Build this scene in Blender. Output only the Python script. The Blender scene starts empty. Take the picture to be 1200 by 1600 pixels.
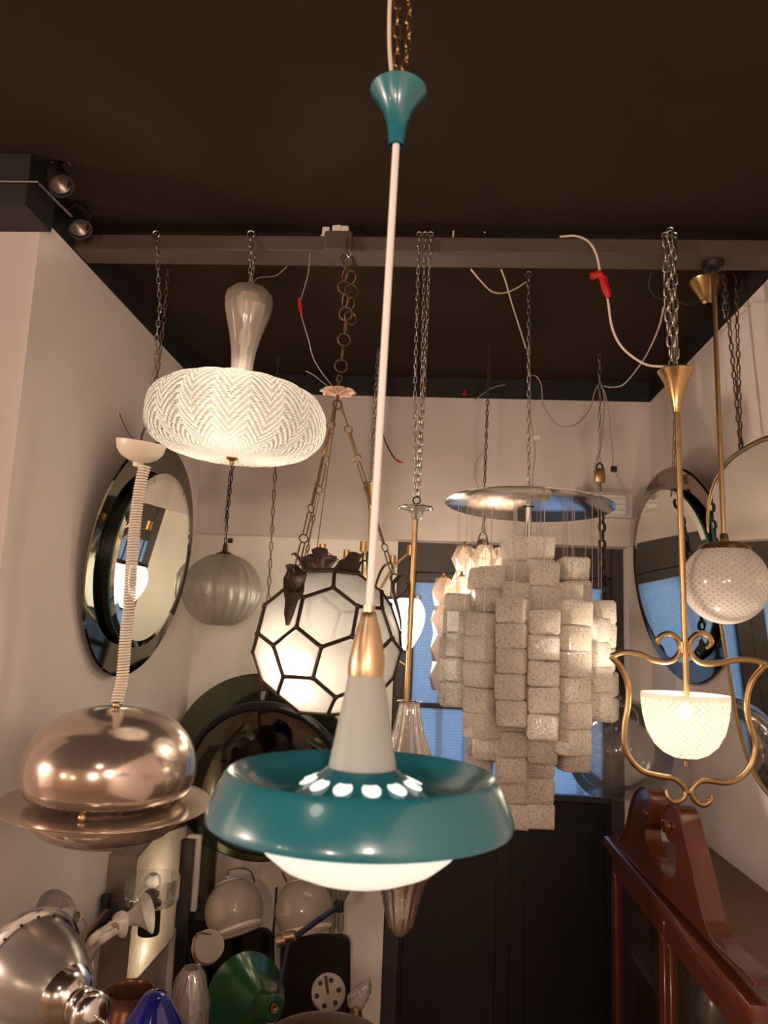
import bpy, bmesh, math, random
from mathutils import Vector, Matrix, Quaternion
random.seed(7)
PI = math.pi
S = bpy.context.scene
C = bpy.context.collection

# ---------------------------------------------------------------- camera
ZC = 2.30                                   # eye height: the picture is taken from a step
F = 1200.0
_p, _y, _r = (math.radians(a) for a in (8.725, -3.681, 2.365))
FW = Vector((math.sin(_y)*math.cos(_p), math.cos(_y)*math.cos(_p), math.sin(_p)))
_rt = Vector((math.cos(_y), -math.sin(_y), 0)); _up = _rt.cross(FW)
RT = _rt*math.cos(_r) + _up*math.sin(_r)
UP = _up*math.cos(_r) - _rt*math.sin(_r)
cam_d = bpy.data.cameras.new('camera'); cam = bpy.data.objects.new('camera', cam_d); C.objects.link(cam)
cam_d.sensor_fit = 'HORIZONTAL'; cam_d.sensor_width = 36.0; cam_d.lens = 36.0*F/1200.0
m3 = Matrix((RT, UP, -FW)).transposed()
cam.matrix_world = Matrix.Translation((0, 0, ZC)) @ m3.to_4x4()
cam_d.clip_start = 0.05; cam_d.clip_end = 200
cam_d.dof.use_dof = True; cam_d.dof.focus_distance = 2.5; cam_d.dof.aperture_fstop = 6.5
S.camera = cam

# ---------------------------------------------------------------- world, lights, exposure
S.view_settings.view_transform = 'Standard'
try: S.view_settings.look = 'None'
except Exception: pass
S.view_settings.gamma = 1.0
S.view_settings.use_curve_mapping = False
S.view_settings.exposure = 0.18
w = bpy.data.worlds.new('outdoor_daylight'); S.world = w; w.use_nodes = True
bg = w.node_tree.nodes['Background']; bg.inputs[0].default_value = (0.34, 0.58, 0.95, 1); bg.inputs[1].default_value = 1.15
# lamps of the shop behind the viewer (they show as points of light in the polished shades)
def point(name, loc, power, col=(1.0, 0.78, 0.62), size=0.1):
    l = bpy.data.lights.new(name, 'POINT'); l.energy = power; l.color = col; l.shadow_soft_size = size
    o = bpy.data.objects.new(name, l); o.location = loc; C.objects.link(o); return o
for i, (x, y, z, pw) in enumerate([(-5.6, 0.1, 2.5, 420), (-4.0, -2.2, 2.3, 30), (0.30, -0.9, 2.6, 58), (-0.75, -1.6, 2.4, 62), (-2.3, -1.2, 2.1, 5), (-0.6, 0.2, 2.8, 4)]):
    point('shop_lamp', (x, y, z), pw)

# ---------------------------------------------------------------- pixel helpers (photo pixel + depth in metres -> place in the room)
O = Vector((0, 0, ZC))
def ray(px, py): return RT*(px-600) - UP*(py-800) + FW*F
def P(px, py, Y): d = ray(px, py); return d*(Y/d.y) + O
def PX(px, py, X): d = ray(px, py); return d*(X/d.x) + O
def PZ(px, py, Z): d = ray(px, py); return d*((Z-ZC)/d.z) + O
def zp(x, y, py):
    k = (800-py)/F; a = Vector((x, y, 0))
    return (k*a.dot(FW) - a.dot(UP))/(UP.z - k*FW.z) + ZC
def mpp(v): return (Vector(v)-O).dot(FW)/F         # metres per photo pixel at a place
def prof(x, y, pairs):                              # [(half width px, py)] -> [(r, z)]
    out = []
    for hw, py in pairs:
        z = zp(x, y, py); out.append((hw*mpp((x, y, z)), z))
    return out

# ---------------------------------------------------------------- materials
MATS = {}
def newmat(name):
    m = bpy.data.materials.new(name); m.use_nodes = True; nt = m.node_tree; nt.nodes.clear()
    out = nt.nodes.new('ShaderNodeOutputMaterial'); MATS[name] = m
    return m, nt, out
def N(nt, t, **kw):
    n = nt.nodes.new(t)
    for k, v in kw.items(): setattr(n, k, v)
    return n
def L(nt, a, b): nt.links.new(a, b)
def setin(nt, sock, v):
    if isinstance(v, bpy.types.NodeSocket): L(nt, v, sock)
    elif isinstance(v, (tuple, list)) and len(v) == 3 and sock.type == 'RGBA': sock.default_value = (*v, 1)
    else: sock.default_value = v
def mth(nt, op, a, b=None, c=None):
    n = N(nt, 'ShaderNodeMath', operation=op); setin(nt, n.inputs[0], a)
    if b is not None: setin(nt, n.inputs[1], b)
    if c is not None: setin(nt, n.inputs[2], c)
    return n.outputs[0]
def noise(nt, scale, detail=3, rough=.5, coord='Object', stretch=None):
    tc = N(nt, 'ShaderNodeTexCoord'); n = N(nt, 'ShaderNodeTexNoise')
    n.inputs['Scale'].default_value = scale; n.inputs['Detail'].default_value = detail; n.inputs['Roughness'].default_value = rough
    if stretch:
        mp = N(nt, 'ShaderNodeMapping'); mp.inputs['Scale'].default_value = stretch
        L(nt, tc.outputs[coord], mp.inputs[0]); L(nt, mp.outputs[0], n.inputs[0])
    else: L(nt, tc.outputs[coord], n.inputs[0])
    return n.outputs[0]
def bumpn(nt, h, strength=.3, dist=.01):
    b = N(nt, 'ShaderNodeBump'); b.inputs['Strength'].default_value = strength; b.inputs['Distance'].default_value = dist
    L(nt, h, b.inputs['Height']); return b.outputs[0]
def vary(nt, col, h, amt):
    mx = N(nt, 'ShaderNodeMix', data_type='RGBA')
    L(nt, h, mx.inputs[0])
    mx.inputs[6].default_value = (*[max(0, c*(1-amt)) for c in col], 1); mx.inputs[7].default_value = (*[min(1, c*(1+amt)) for c in col], 1)
    return mx.outputs[2]
def pm(name, col, rough=.5, metal=0, nscale=20, namt=.12, bump=0, bdist=.003, coat=0, spec=.5, stretch=None, emis=None, estr=0, bscale=None):
    m, nt, out = newmat(name); b = N(nt, 'ShaderNodeBsdfPrincipled')
    h = noise(nt, nscale, 4, .55, 'Object', stretch)
    L(nt, vary(nt, col, h, namt), b.inputs['Base Color'])
    b.inputs['Roughness'].default_value = rough; b.inputs['Metallic'].default_value = metal
    b.inputs['Coat Weight'].default_value = coat; b.inputs['Specular IOR Level'].default_value = spec
    if bump: L(nt, bumpn(nt, noise(nt, bscale or nscale*2, 3, .6, 'Object', stretch), bump, bdist), b.inputs['Normal'])
    if emis: b.inputs['Emission Color'].default_value = (*emis, 1); b.inputs['Emission Strength'].default_value = estr
    L(nt, b.outputs[0], out.inputs[0]); return m
def emit(name, col, strength):
    m, nt, out = newmat(name); e = N(nt, 'ShaderNodeEmission'); e.inputs[0].default_value = (*col, 1); e.inputs[1].default_value = strength
    L(nt, e.outputs[0], out.inputs[0]); return m
def mixs(nt, fac, a, b):
    n = N(nt, 'ShaderNodeMixShader'); setin(nt, n.inputs[0], fac); L(nt, a, n.inputs[1]); L(nt, b, n.inputs[2]); return n.outputs[0]
def glassy(name, col=(1, 1, 1), transp=.3, tint=(1, 1, 1), rough=.15, gloss=(.04, .5), bump=None, hole=None, tl=.6, emis=0, ecol=(1, .85, .65), flatbody=False, hmax=.5):
    """lamp glass: translucent body, some clear see-through, shiny skin; bump/hole are functions(nt)->socket"""
    m, nt, out = newmat(name)
    nrm = bump(nt) if bump else None
    if callable(col): col = col(nt)
    if callable(tint): tint = tint(nt)
    def s(t, **kw):
        n = N(nt, t)
        for k, v in kw.items(): setin(nt, n.inputs[k], v)
        if nrm is not None and 'Normal' in n.inputs and not (flatbody and 'Glossy' not in t): L(nt, nrm, n.inputs['Normal'])
        return n.outputs[0]
    body = mixs(nt, tl, s('ShaderNodeBsdfDiffuse', Color=col), s('ShaderNodeBsdfTranslucent', Color=col))
    if emis:
        ad = N(nt, 'ShaderNodeAddShader'); L(nt, body, ad.inputs[0]); L(nt, s('ShaderNodeEmission', Color=ecol, Strength=emis), ad.inputs[1]); body = ad.outputs[0]
    tr = s('ShaderNodeBsdfTransparent', Color=tint)
    fac = transp
    if hole: fac = mth(nt, 'ADD', transp, mth(nt, 'MULTIPLY', hole(nt), hmax - transp))
    x = mixs(nt, fac, body, tr)
    lw = N(nt, 'ShaderNodeLayerWeight'); lw.inputs[0].default_value = .35
    if nrm is not None: L(nt, nrm, lw.inputs['Normal'])
    g = mth(nt, 'MULTIPLY_ADD', lw.outputs['Fresnel'], gloss[1], gloss[0])
    x = mixs(nt, g, x, s('ShaderNodeBsdfGlossy', Color=(1, 1, 1), Roughness=rough))
    L(nt, x, out.inputs[0]); return m
def uvs(nt):
    tc = N(nt, 'ShaderNodeTexCoord'); sp = N(nt, 'ShaderNodeSeparateXYZ'); L(nt, tc.outputs['UV'], sp.inputs[0]); return sp.outputs[0], sp.outputs[1]
def herr_h(nt):
    u, v = uvs(nt)
    d = mth(nt, 'ABSOLUTE', mth(nt, 'SUBTRACT', mth(nt, 'FRACT', mth(nt, 'MULTIPLY', u, 16)), .5))
    coarse = mth(nt, 'SINE', mth(nt, 'MULTIPLY', mth(nt, 'SUBTRACT', mth(nt, 'MULTIPLY', v, 26), mth(nt, 'MULTIPLY', d, 6)), 2*PI))
    fine = mth(nt, 'SINE', mth(nt, 'MULTIPLY', mth(nt, 'SUBTRACT', mth(nt, 'MULTIPLY', v, 70), mth(nt, 'MULTIPLY', mth(nt, 'SINE', mth(nt, 'MULTIPLY', u, 16*6*PI)), .6)), 2*PI))
    return mth(nt, 'ADD', coarse, mth(nt, 'MULTIPLY', fine, .5))
def herring(nt): return bumpn(nt, herr_h(nt), 1.0, .008)
def herr_col(nt):
    mx = N(nt, 'ShaderNodeMix', data_type='RGBA'); L(nt, mth(nt, 'MULTIPLY_ADD', mth(nt, 'MAXIMUM', mth(nt, 'MINIMUM', herr_h(nt), 1.0), -1.0), .5, .5), mx.inputs[0])
    mx.inputs[6].default_value = (.15, .139, .126, 1); mx.inputs[7].default_value = (.285, .268, .247, 1); return mx.outputs[2]
def dots(nu, nv, thr=.26, lip=False):
    def fn(nt):
        u, v = uvs(nt)
        a = mth(nt, 'ABSOLUTE', mth(nt, 'SUBTRACT', mth(nt, 'FRACT', mth(nt, 'ADD', mth(nt, 'MULTIPLY', u, nu), mth(nt, 'MULTIPLY', v, nv))), .5))
        b = mth(nt, 'ABSOLUTE', mth(nt, 'SUBTRACT', mth(nt, 'FRACT', mth(nt, 'SUBTRACT', mth(nt, 'MULTIPLY', u, nu), mth(nt, 'MULTIPLY', v, nv))), .5))
        edge = mth(nt, 'GREATER_THAN', mth(nt, 'ABSOLUTE', mth(nt, 'SUBTRACT', v, .5)), .035) if lip else 1.0
        return mth(nt, 'MULTIPLY', mth(nt, 'LESS_THAN', mth(nt, 'MAXIMUM', a, b), thr), edge)
    return fn
def nbump(scale, st, dist, detail=2, stretch=None):
    return lambda nt: bumpn(nt, noise(nt, scale, detail, .6, 'Object', stretch), st, dist)

M_wall = pm('mauve_plaster', (.76, .67, .635), .85, nscale=3, namt=.05, bump=.15, bscale=60, bdist=.004)
M_wall2 = pm('cream_plaster', (.87, .80, .74), .8, nscale=3, namt=.04, bump=.15, bscale=60, bdist=.004)
M_ceil = pm('dark_brown_ceiling_paint', (.028, .0165, .011), .85, spec=.15, nscale=5, namt=.12, bump=.2, bscale=40)
M_band = pm('black_ceiling_band', (.012, .010, .010), .6, nscale=5)
M_beam = pm('grey_brown_steel_paint', (.085, .062, .05), .55, nscale=12, bump=.2, bscale=30)
M_floor = pm('brown_floor_boards', (.16, .10, .06), .5, nscale=6, namt=.3, stretch=(1, 8, 1))
M_black = pm('black_lacquer', (.012, .010, .010), .35, nscale=10)
M_frame = pm('dark_brown_window_paint', (.045, .036, .034), .5, nscale=15)
M_teal = pm('teal_enamel', (.016, .148, .190), .24, nscale=4, namt=.06, coat=.4)
M_cream = pm('cream_plastic', (.82, .72, .6), .35, nscale=6, namt=.04)
M_white = pm('white_enamel', (.86, .82, .78), .35, nscale=6, namt=.03)
M_brass = pm('polished_brass', (.70, .47, .21), .24, 1, nscale=14, namt=.12)
M_brassold = pm('aged_brass', (.42, .275, .13), .34, 1, nscale=30, namt=.35, bump=.1, bscale=80, bdist=.001)
M_copper = pm('copper_brass_cap', (.60, .44, .27), .34, 1, nscale=12, namt=.15)
M_bronze = pm('rose_bronze_metal', (.64, .53, .45), .17, .86, nscale=3, namt=.05)
M_silver = pm('galvanised_chain', (.60, .57, .50), .3, 1, nscale=40, namt=.15)
M_rust = pm('dark_rust_chain', (.16, .10, .06), .5, .8, nscale=40, namt=.3)
M_iron = pm('black_iron', (.025, .021, .02), .45, .5, nscale=30, namt=.3)
M_lead = pm('dark_leading', (.05, .035, .027), .45, .6, nscale=50, namt=.4, bump=.3, bscale=90, bdist=.002)
M_chrome = pm('brushed_chrome', (.78, .76, .74), .16, 1, nscale=6, namt=.05)
M_alu = pm('aluminium', (.40, .365, .34), .25, .6, nscale=6, namt=.06)
M_mirror = pm('mirror_silver', (.86, .87, .80), .015, 1, nscale=2, namt=.01)
M_smoke = pm('smoked_mirror_glass', (.16, .155, .125), .05, 1, nscale=2, namt=.05)
M_smoke2 = pm('black_smoked_glass', (.045, .04, .036), .06, 1, nscale=2, namt=.05)
M_bronzeglass = pm('bronze_mirror_glass', (.23, .175, .13), .06, 1, nscale=2, namt=.05)
M_greenglass = pm('dark_green_mirror_glass', (.13, .15, .10), .12, .85, nscale=2, namt=.05)
M_edge = pm('green_glass_edge', (.03, .14, .09), .15, nscale=8)
M_mahog = pm('mahogany', (.10, .020, .010), .26, nscale=7, namt=.45, stretch=(1, .15, 1), coat=.5, bump=.05)
M_mahtop = pm('dull_mahogany_top', (.13, .065, .042), .6, nscale=6, namt=.3, stretch=(1, .2, 1))
M_red = pm('red_tape', (.55, .012, .015), .5)
M_cable = pm('ivory_cable', (.72, .62, .5), .5)
M_greycable = pm('grey_cable', (.38, .32, .28), .5)
M_darkcable = pm('black_cable', (.02, .016, .015), .5)
M_greywhite = pm('grey_white_plastic', (.66, .61, .58), .45, nscale=8, namt=.04)
M_led = emit('green_led', (.35, 1, .08), 5)
M_green = pm('green_enamel', (.011, .066, .024), .22, nscale=6, namt=.2, coat=.4)
M_blue = pm('cobalt_glass', (.006, .010, .16), .06, nscale=5, namt=.3, coat=1)
M_navy = pm('navy_arm_paint', (.022, .025, .055), .3, nscale=10)
M_vase = pm('glazed_copper_vase', (.22, .09, .05), .25, .55, nscale=7, namt=.5)
M_maroon = pm('maroon_lacquer_bowl', (.05, .013, .012), .3, nscale=7, namt=.3)
M_ceramic = pm('white_porcelain', (.84, .76, .68), .25, nscale=6, namt=.04, coat=.3)
M_pink = pm('pink_copper_leaf', (.85, .55, .42), .35, .5, nscale=30, namt=.2)
M_hammer = pm('hammered_pale_glass', (.80, .68, .50), .22, .85, nscale=6, namt=.05, bump=.5, bscale=70, bdist=.004)
M_drum = pm('dull_cream_drum', (.42, .35, .29), .5)
M_pewter = pm('pewter_frame', (.33, .28, .25), .35, .85, nscale=10, namt=.2)
M_wire = pm('steel_wire', (.30, .25, .22), .4, 1, nscale=20)
M_paint_dk = pm('dark_bulkhead_paint', (.014, .012, .012), .6, nscale=6)
M_woodtable = pm('oak_table', (.22, .13, .07), .5, nscale=6, namt=.3, stretch=(.2, 1, 1))

G_opal = glassy('opal_shade_glass', (.95, .92, .86), .0, rough=.12, gloss=(.02, .25), tl=.7, emis=2.3, ecol=(1, .92, .70))
G_bowl = glassy('opal_bowl_glass', (.95, .92, .88), .0, rough=.12, gloss=(.02, .2), tl=.7, emis=.34, ecol=(1, .90, .78))
G_frost = glassy('frosted_cone_glass', (.60, .63, .60), .05, rough=.5, gloss=(.02, .1), tl=.4)
G_panel = glassy('frosted_lantern_pane', (.195, .187, .176), .40, rough=.3, gloss=(.02, .2), tl=.65, bump=nbump(35, .15, .004))
G_puff = glassy('leaf_cut_glass', herr_col, .0, rough=.12, gloss=(.06, .55), bump=herring, tl=.75)
G_rib = glassy('ribbed_bubble_glass', (.60, .54, .47), .34, rough=.10, gloss=(.07, .75), tl=.4, bump=nbump(140, .6, .003))
G_lace = glassy('lace_pattern_glass_lit', (.42, .395, .345), .05, rough=.15, gloss=(.02, .25), hole=dots(36, 26, .25, True), tl=.65, hmax=.6)
G_lace2 = glassy('lace_pattern_globe_glass', (.74, .67, .62), .05, rough=.12, gloss=(.03, .35), hole=dots(30, 22, .24), tl=.35)
G_block = glassy('rough_ice_glass', (1.0, .92, .82), .02, tint=(1, .98, .94), rough=.09, gloss=(.14, .5), tl=.38, bump=nbump(110, 1.0, .03, 3), flatbody=True, hole=lambda nt: mth(nt, 'MINIMUM', mth(nt, 'MULTIPLY', mth(nt, 'ABSOLUTE', mth(nt, 'SUBTRACT', noise(nt, 85, 3, .6), .5)), 6.0), 1.0), hmax=.40)
G_facet = glassy('faceted_pink_glass', (.75, .59, .48), .42, rough=.08, gloss=(.08, .5), tl=.6, bump=nbump(20, .3, .004, 2, (4, 4, 1)))
G_clear = glassy('clear_glass', (.6, .58, .55), .90, rough=.03, gloss=(.03, .75), tl=.3)
G_clear2 = glassy('cut_crystal', (.7, .62, .55), .72, rough=.05, gloss=(.09, .75), tl=.3, bump=nbump(25, .4, .006))
G_neck = glassy('smoky_clear_glass', (.66, .58, .50), .68, rough=.06, gloss=(.06, .7), tl=.4)
G_ball = glassy('pearl_glass', (.60, .50, .44), .08, rough=.07, gloss=(.03, .4), tl=.3, bump=nbump(140, .25, .001))
G_dark = glassy('cabinet_pane_glass', (.05, .04, .035), .88, rough=.03, gloss=(.03, .5), tl=.2)
def wire_grid(nt):
    tc = N(nt, 'ShaderNodeTexCoord'); sp = N(nt, 'ShaderNodeSeparateXYZ'); L(nt, tc.outputs['Object'], sp.inputs[0])
    lx = mth(nt, 'LESS_THAN', mth(nt, 'FRACT', mth(nt, 'MULTIPLY', sp.outputs[0], 70)), .14); lz = mth(nt, 'LESS_THAN', mth(nt, 'FRACT', mth(nt, 'MULTIPLY', sp.outputs[2], 70)), .14)
    mx = N(nt, 'ShaderNodeMix', data_type='RGBA'); L(nt, mth(nt, 'MAXIMUM', lx, lz), mx.inputs[0]); mx.inputs[6].default_value = (.82, .88, .93, 1); mx.inputs[7].default_value = (.60, .64, .68, 1)
    return mx.outputs[2]
G_pane = glassy('wired_frost_window_glass', wire_grid, .45, tint=wire_grid, rough=.2, gloss=(.05, .5), tl=.9, bump=nbump(70, 1.0, .012, 3))
E_bulb = emit('warm_bulb', (1, .83, .64), 330)
E_bulb2 = emit('warm_bulb_small', (1, .83, .64), 150)
E_small = emit('candle_bulb', (1, .84, .64), 190)
G_hammer = glassy('hammered_sconce_glass', (.94, .88, .78), .04, rough=.15, gloss=(.04, .4), tl=.75, bump=nbump(110, 1.0, .012))
E_bowl = emit('bowl_bulb', (1, .83, .64), 520)
E_lantern = emit('lantern_bulb', (1, .83, .64), 620)
E_low = emit('shaded_bulb', (1, .85, .68), 5)
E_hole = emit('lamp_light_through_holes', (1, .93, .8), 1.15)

# ---------------------------------------------------------------- mesh kit: every shape is (verts, faces[, uvs])
def wm(o):
    m = o.matrix_basis.copy()
    while o.parent: o = o.parent; m = o.matrix_basis @ m
    return m
def tomesh(name, g, sharp=40):
    me = bpy.data.meshes.new(name); me.from_pydata([tuple(v) for v in g[0]], [], g[1])
    me.update(); me.polygons.foreach_set('use_smooth', [True]*len(me.polygons))
    if len(g) > 2 and g[2]:
        uvl = me.uv_layers.new(name='UVMap'); flat = []
        for fuv in g[2]:
            for q in fuv: flat += q
        uvl.data.foreach_set('uv', flat)
    if sharp: me.set_sharp_from_angle(angle=math.radians(sharp))
    return me
def obj(name, g, mat, parent=None, world=True, sharp=40, kind=None, label=None):
    if parent is not None and world:
        inv = wm(parent).inverted(); g = ([inv @ Vector(v) for v in g[0]],) + tuple(g[1:])
    me = tomesh(name, g, sharp); me.materials.append(mat)
    o = bpy.data.objects.new(name, me); C.objects.link(o)
    if parent is not None: o.parent = parent
    if kind: o['kind'] = kind
    if label: o['label'] = label
    return o
def inst(name, me, mtx_world, parent):
    o = bpy.data.objects.new(name, me); C.objects.link(o); o.parent = parent
    o.matrix_basis = wm(parent).inverted() @ mtx_world; return o
def thing(name, label, cat, loc, group=None, rot=None):
    o = bpy.data.objects.new(name, None); o.empty_display_size = .05; C.objects.link(o); o.location = loc
    if rot is not None: o.rotation_mode = 'QUATERNION'; o.rotation_quaternion = rot
    o['label'] = label; o['category'] = cat
    if group: o['group'] = group
    return o
def tag(o, label, cat, group=None):
    o['label'] = label; o['category'] = cat
    if group: o['group'] = group
    return o
def one(name, g, mat, label, cat, group=None, origin=None, **kw):     # a thing that is one mesh, origin at its base
    c = Vector(origin) if origin is not None else Vector((sum(v[0] for v in g[0])/len(g[0]), sum(v[1] for v in g[0])/len(g[0]), min(v[2] for v in g[0])))
    g = ([Vector(v)-c for v in g[0]],) + tuple(g[1:])
    o = obj(name, g, mat, **kw); o.location = c; return tag(o, label, cat, group)
def struct(name, g, mat, parent=None, label=None):
    o = obj(name, g, mat, parent); 
    if parent is None: o['kind'] = 'structure'
    if label: o['label'] = label
    return o
def merge(*gs):
    V, Fc = [], []
    for g in gs:
        n = len(V); V += [Vector(v) for v in g[0]]; Fc += [tuple(i+n for i in f) for f in g[1]]
    return V, Fc
def xf(g, m): return ([m @ Vector(v) for v in g[0]],) + tuple(g[1:])
def box(x0, x1, y0, y1, z0, z1, bev=0, seg=1):
    if not bev:
        V = [(x, y, z) for z in (z0, z1) for y in (y0, y1) for x in (x0, x1)]
        return V, [(0, 2, 3, 1), (4, 5, 7, 6), (0, 1, 5, 4), (2, 6, 7, 3), (0, 4, 6, 2), (1, 3, 7, 5)]
    bm = bmesh.new(); bmesh.ops.create_cube(bm, size=1)
    for v in bm.verts: v.co = Vector(((x0+x1)/2+v.co.x*(x1-x0), (y0+y1)/2+v.co.y*(y1-y0), (z0+z1)/2+v.co.z*(z1-z0)))
    bmesh.ops.bevel(bm, geom=bm.edges[:], offset=bev, segments=seg, affect='EDGES', profile=.5)
    bm.verts.index_update(); g = ([v.co.copy() for v in bm.verts], [tuple(v.index for v in f.verts) for f in bm.faces]); bm.free(); return g
def lathe(pr, seg=48, c=(0, 0), mod=None, closed=False):
    """revolve [(r, z)] about the vertical through c; mod(theta, t) scales r"""
    n = len(pr); V = []; Fc = []; UV = []
    d = [0]
    for i in range(1, n): d.append(d[-1]+math.hypot(pr[i][0]-pr[i-1][0], pr[i][1]-pr[i-1][1]))
    T = [x/max(d[-1], 1e-9) for x in d]
    for i, (r, z) in enumerate(pr):
        for k in range(seg):
            th = 2*PI*k/seg; rr = r*(mod(th, T[i]) if mod else 1)
            V.append(Vector((c[0]+rr*math.cos(th), c[1]+rr*math.sin(th), z)))
    m = n if closed else n-1
    for i in range(m):
        j = (i+1) % n
        for k in range(seg):
            k2 = (k+1) % seg
            Fc.append((i*seg+k, i*seg+k2, j*seg+k2, j*seg+k))
            u0, u1, v0, v1 = k/seg, (k+1)/seg, T[i], (T[j] if j else 1.0)
            UV.append([(u0, v0), (u1, v0), (u1, v1), (u0, v1)])
    # collapse poles
    return V, Fc, UV
def shell(pr, t): # give an open profile a wall thickness t (inwards)
    return list(pr) + [(max(r-t, 1e-4), z) for r, z in reversed(pr)]
def smoothpts(pts, n=6, closed=False):
    pts = [Vector(p) for p in pts]; out = []; m = len(pts)
    for i in range(m if closed else m-1):
        p0 = pts[(i-1) % m] if (closed or i > 0) else pts[0]*2-pts[1]
        p1 = pts[i]; p2 = pts[(i+1) % m]
        p3 = pts[(i+2) % m] if (closed or i+2 < m) else p2*2-p1
        for k in range(n):
            t = k/n
            out.append(.5*((2*p1)+(p2-p0)*t+(2*p0-5*p1+4*p2-p3)*t*t+(3*p1-p0-3*p2+p3)*t**3))
    if not closed: out.append(pts[-1])
    return out
def tube(pts, r, seg=8, closed=False):
    pts = [Vector(p) for p in pts]; n = len(pts); V = []; Fc = []
    rs = r if isinstance(r, (list, tuple)) else [r]*n
    tn = []
    for i in range(n):
        a = pts[(i-1) % n] if (closed or i) else pts[0]; b = pts[(i+1) % n] if (closed or i < n-1) else pts[-1]
        t = (b-a); tn.append(t.normalized() if t.length > 1e-9 else Vector((0, 0, 1)))
    ref = Vector((0, 0, 1)) if abs(tn[0].z) < .9 else Vector((1, 0, 0))
    u = tn[0].cross(ref).normalized()
    for i in range(n):
        if i:
            q = tn[i-1].rotation_difference(tn[i]); u = q @ u
        u = (u - tn[i]*u.dot(tn[i])).normalized(); v = tn[i].cross(u)
        for k in range(seg):
            a = 2*PI*k/seg; V.append(pts[i]+(u*math.cos(a)+v*math.sin(a))*rs[i])
    for i in range(n if closed else n-1):
        j = (i+1) % n
        for k in range(seg):
            k2 = (k+1) % seg; Fc.append((i*seg+k, i*seg+k2, j*seg+k2, j*seg+k))
    if not closed: Fc += [tuple(range(seg-1, -1, -1)), tuple(range((n-1)*seg, n*seg))]
    return V, Fc
def bar(a, b, r, seg=8, r2=None): return tube([a, b], [r, r if r2 is None else r2], seg)
def ball(c, r, seg=20, rings=10, sz=1):
    pr = [(max(1e-4, r*math.sin(PI*i/rings)), -r*sz*math.cos(PI*i/rings)) for i in range(rings+1)]
    g = lathe(pr, seg); c = Vector(c); return [v+c for v in g[0]], g[1], g[2]
def prism(outline, depth):      # outline: list of 3D points, depth vector
    o = [Vector(p) for p in outline]; d = Vector(depth); n = len(o)
    V = o+[p+d for p in o]; Fc = [tuple(range(n)), tuple(range(2*n-1, n-1, -1))]
    Fc += [(i, i+n, (i+1) % n+n, (i+1) % n) for i in range(n)]
    return V, Fc
def axis_mtx(origin, zdir, xhint=(1, 0, 0)):
    z = Vector(zdir).normalized(); x = Vector(xhint); x = (x-z*x.dot(z)).normalized(); y = z.cross(x)
    m = Matrix((x, y, z)).transposed().to_4x4(); m.translation = Vector(origin); return m
def leaf(path, widths, side, th=.002, lobes=0):
    """a curved tapering leaf along path; side: width direction"""
    path = [Vector(p) for p in path]; side = Vector(side).normalized(); n = len(path); V = []; Fc = []
    for i, (p, wd) in enumerate(zip(path, widths)):
        t = (path[min(i+1, n-1)]-path[max(i-1, 0)]).normalized(); nn = t.cross(side).normalized()
        wd2 = wd*(1+(.28 if lobes and i % 2 else 0))
        for s, off in ((-1, 0), (-.5, .35), (0, .5), (.5, .35), (1, 0)):
            V.append(p+side*(s*wd2)+nn*(off*wd*.5))
        for s, off in ((1, 0), (.5, .35), (0, .5), (-.5, .35), (-1, 0)):
            V.append(p+side*(s*wd2)+nn*(off*wd*.5-th))
    for i in range(n-1):
        for k in range(10):
            k2 = (k+1) % 10; Fc.append((i*10+k, i*10+k2, (i+1)*10+k2, (i+1)*10+k))
    Fc += [tuple(range(9, -1, -1)), tuple(range((n-1)*10, n*10))]
    return V, Fc
LINKS = {}
def link_mesh(Ln, Wd, wr, mat, ns=10, sg=4):
    key = (round(Ln, 4), round(Wd, 4), round(wr, 4), mat.name)
    if key not in LINKS:
        a = Wd/2-wr; h = max(Ln/2-wr-a, 0); pts = []
        half = ns//2
        for i in range(half): t = PI*i/(half-1); pts.append((a*math.cos(t), 0, h+a*math.sin(t)))
        for i in range(half): t = PI+PI*i/(half-1); pts.append((a*math.cos(t), 0, -h+a*math.sin(t)))
        if h < 1e-6: pts = [(a*math.cos(2*PI*i/12), 0, a*math.sin(2*PI*i/12)) for i in range(12)]
        me = tomesh('chain_link', tube(pts, wr, sg, True), 0); me.materials.append(mat); LINKS[key] = me
    return LINKS[key]
def chain(parent, pts, Ln, Wd, wr, mat, name='chain_link', jit=.25, turn=0):
    pts = [Vector(p) for p in pts]; pitch = Ln-2.1*wr; me = link_mesh(Ln, Wd, wr, mat)
    seglen = [(pts[i+1]-pts[i]).length for i in range(len(pts)-1)]; tot = sum(seglen); n = max(1, round(tot/pitch))
    for k in range(n):
        s = (k+.5)*tot/n; i = 0
        while i < len(seglen)-1 and s > seglen[i]: s -= seglen[i]; i += 1
        d = (pts[i+1]-pts[i]).normalized(); p = pts[i]+d*s
        mt = axis_mtx(p, d) @ Matrix.Rotation(turn+.2+(PI/2)*(k % 2)+random.uniform(-jit, jit), 4, 'Z')
        inst(name, me, mt, parent)
def screw_bulb(parent, c, r, mat, name='bulb'): return obj(name, ball(c, r, 16, 10, 1.15), mat, parent)

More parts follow.
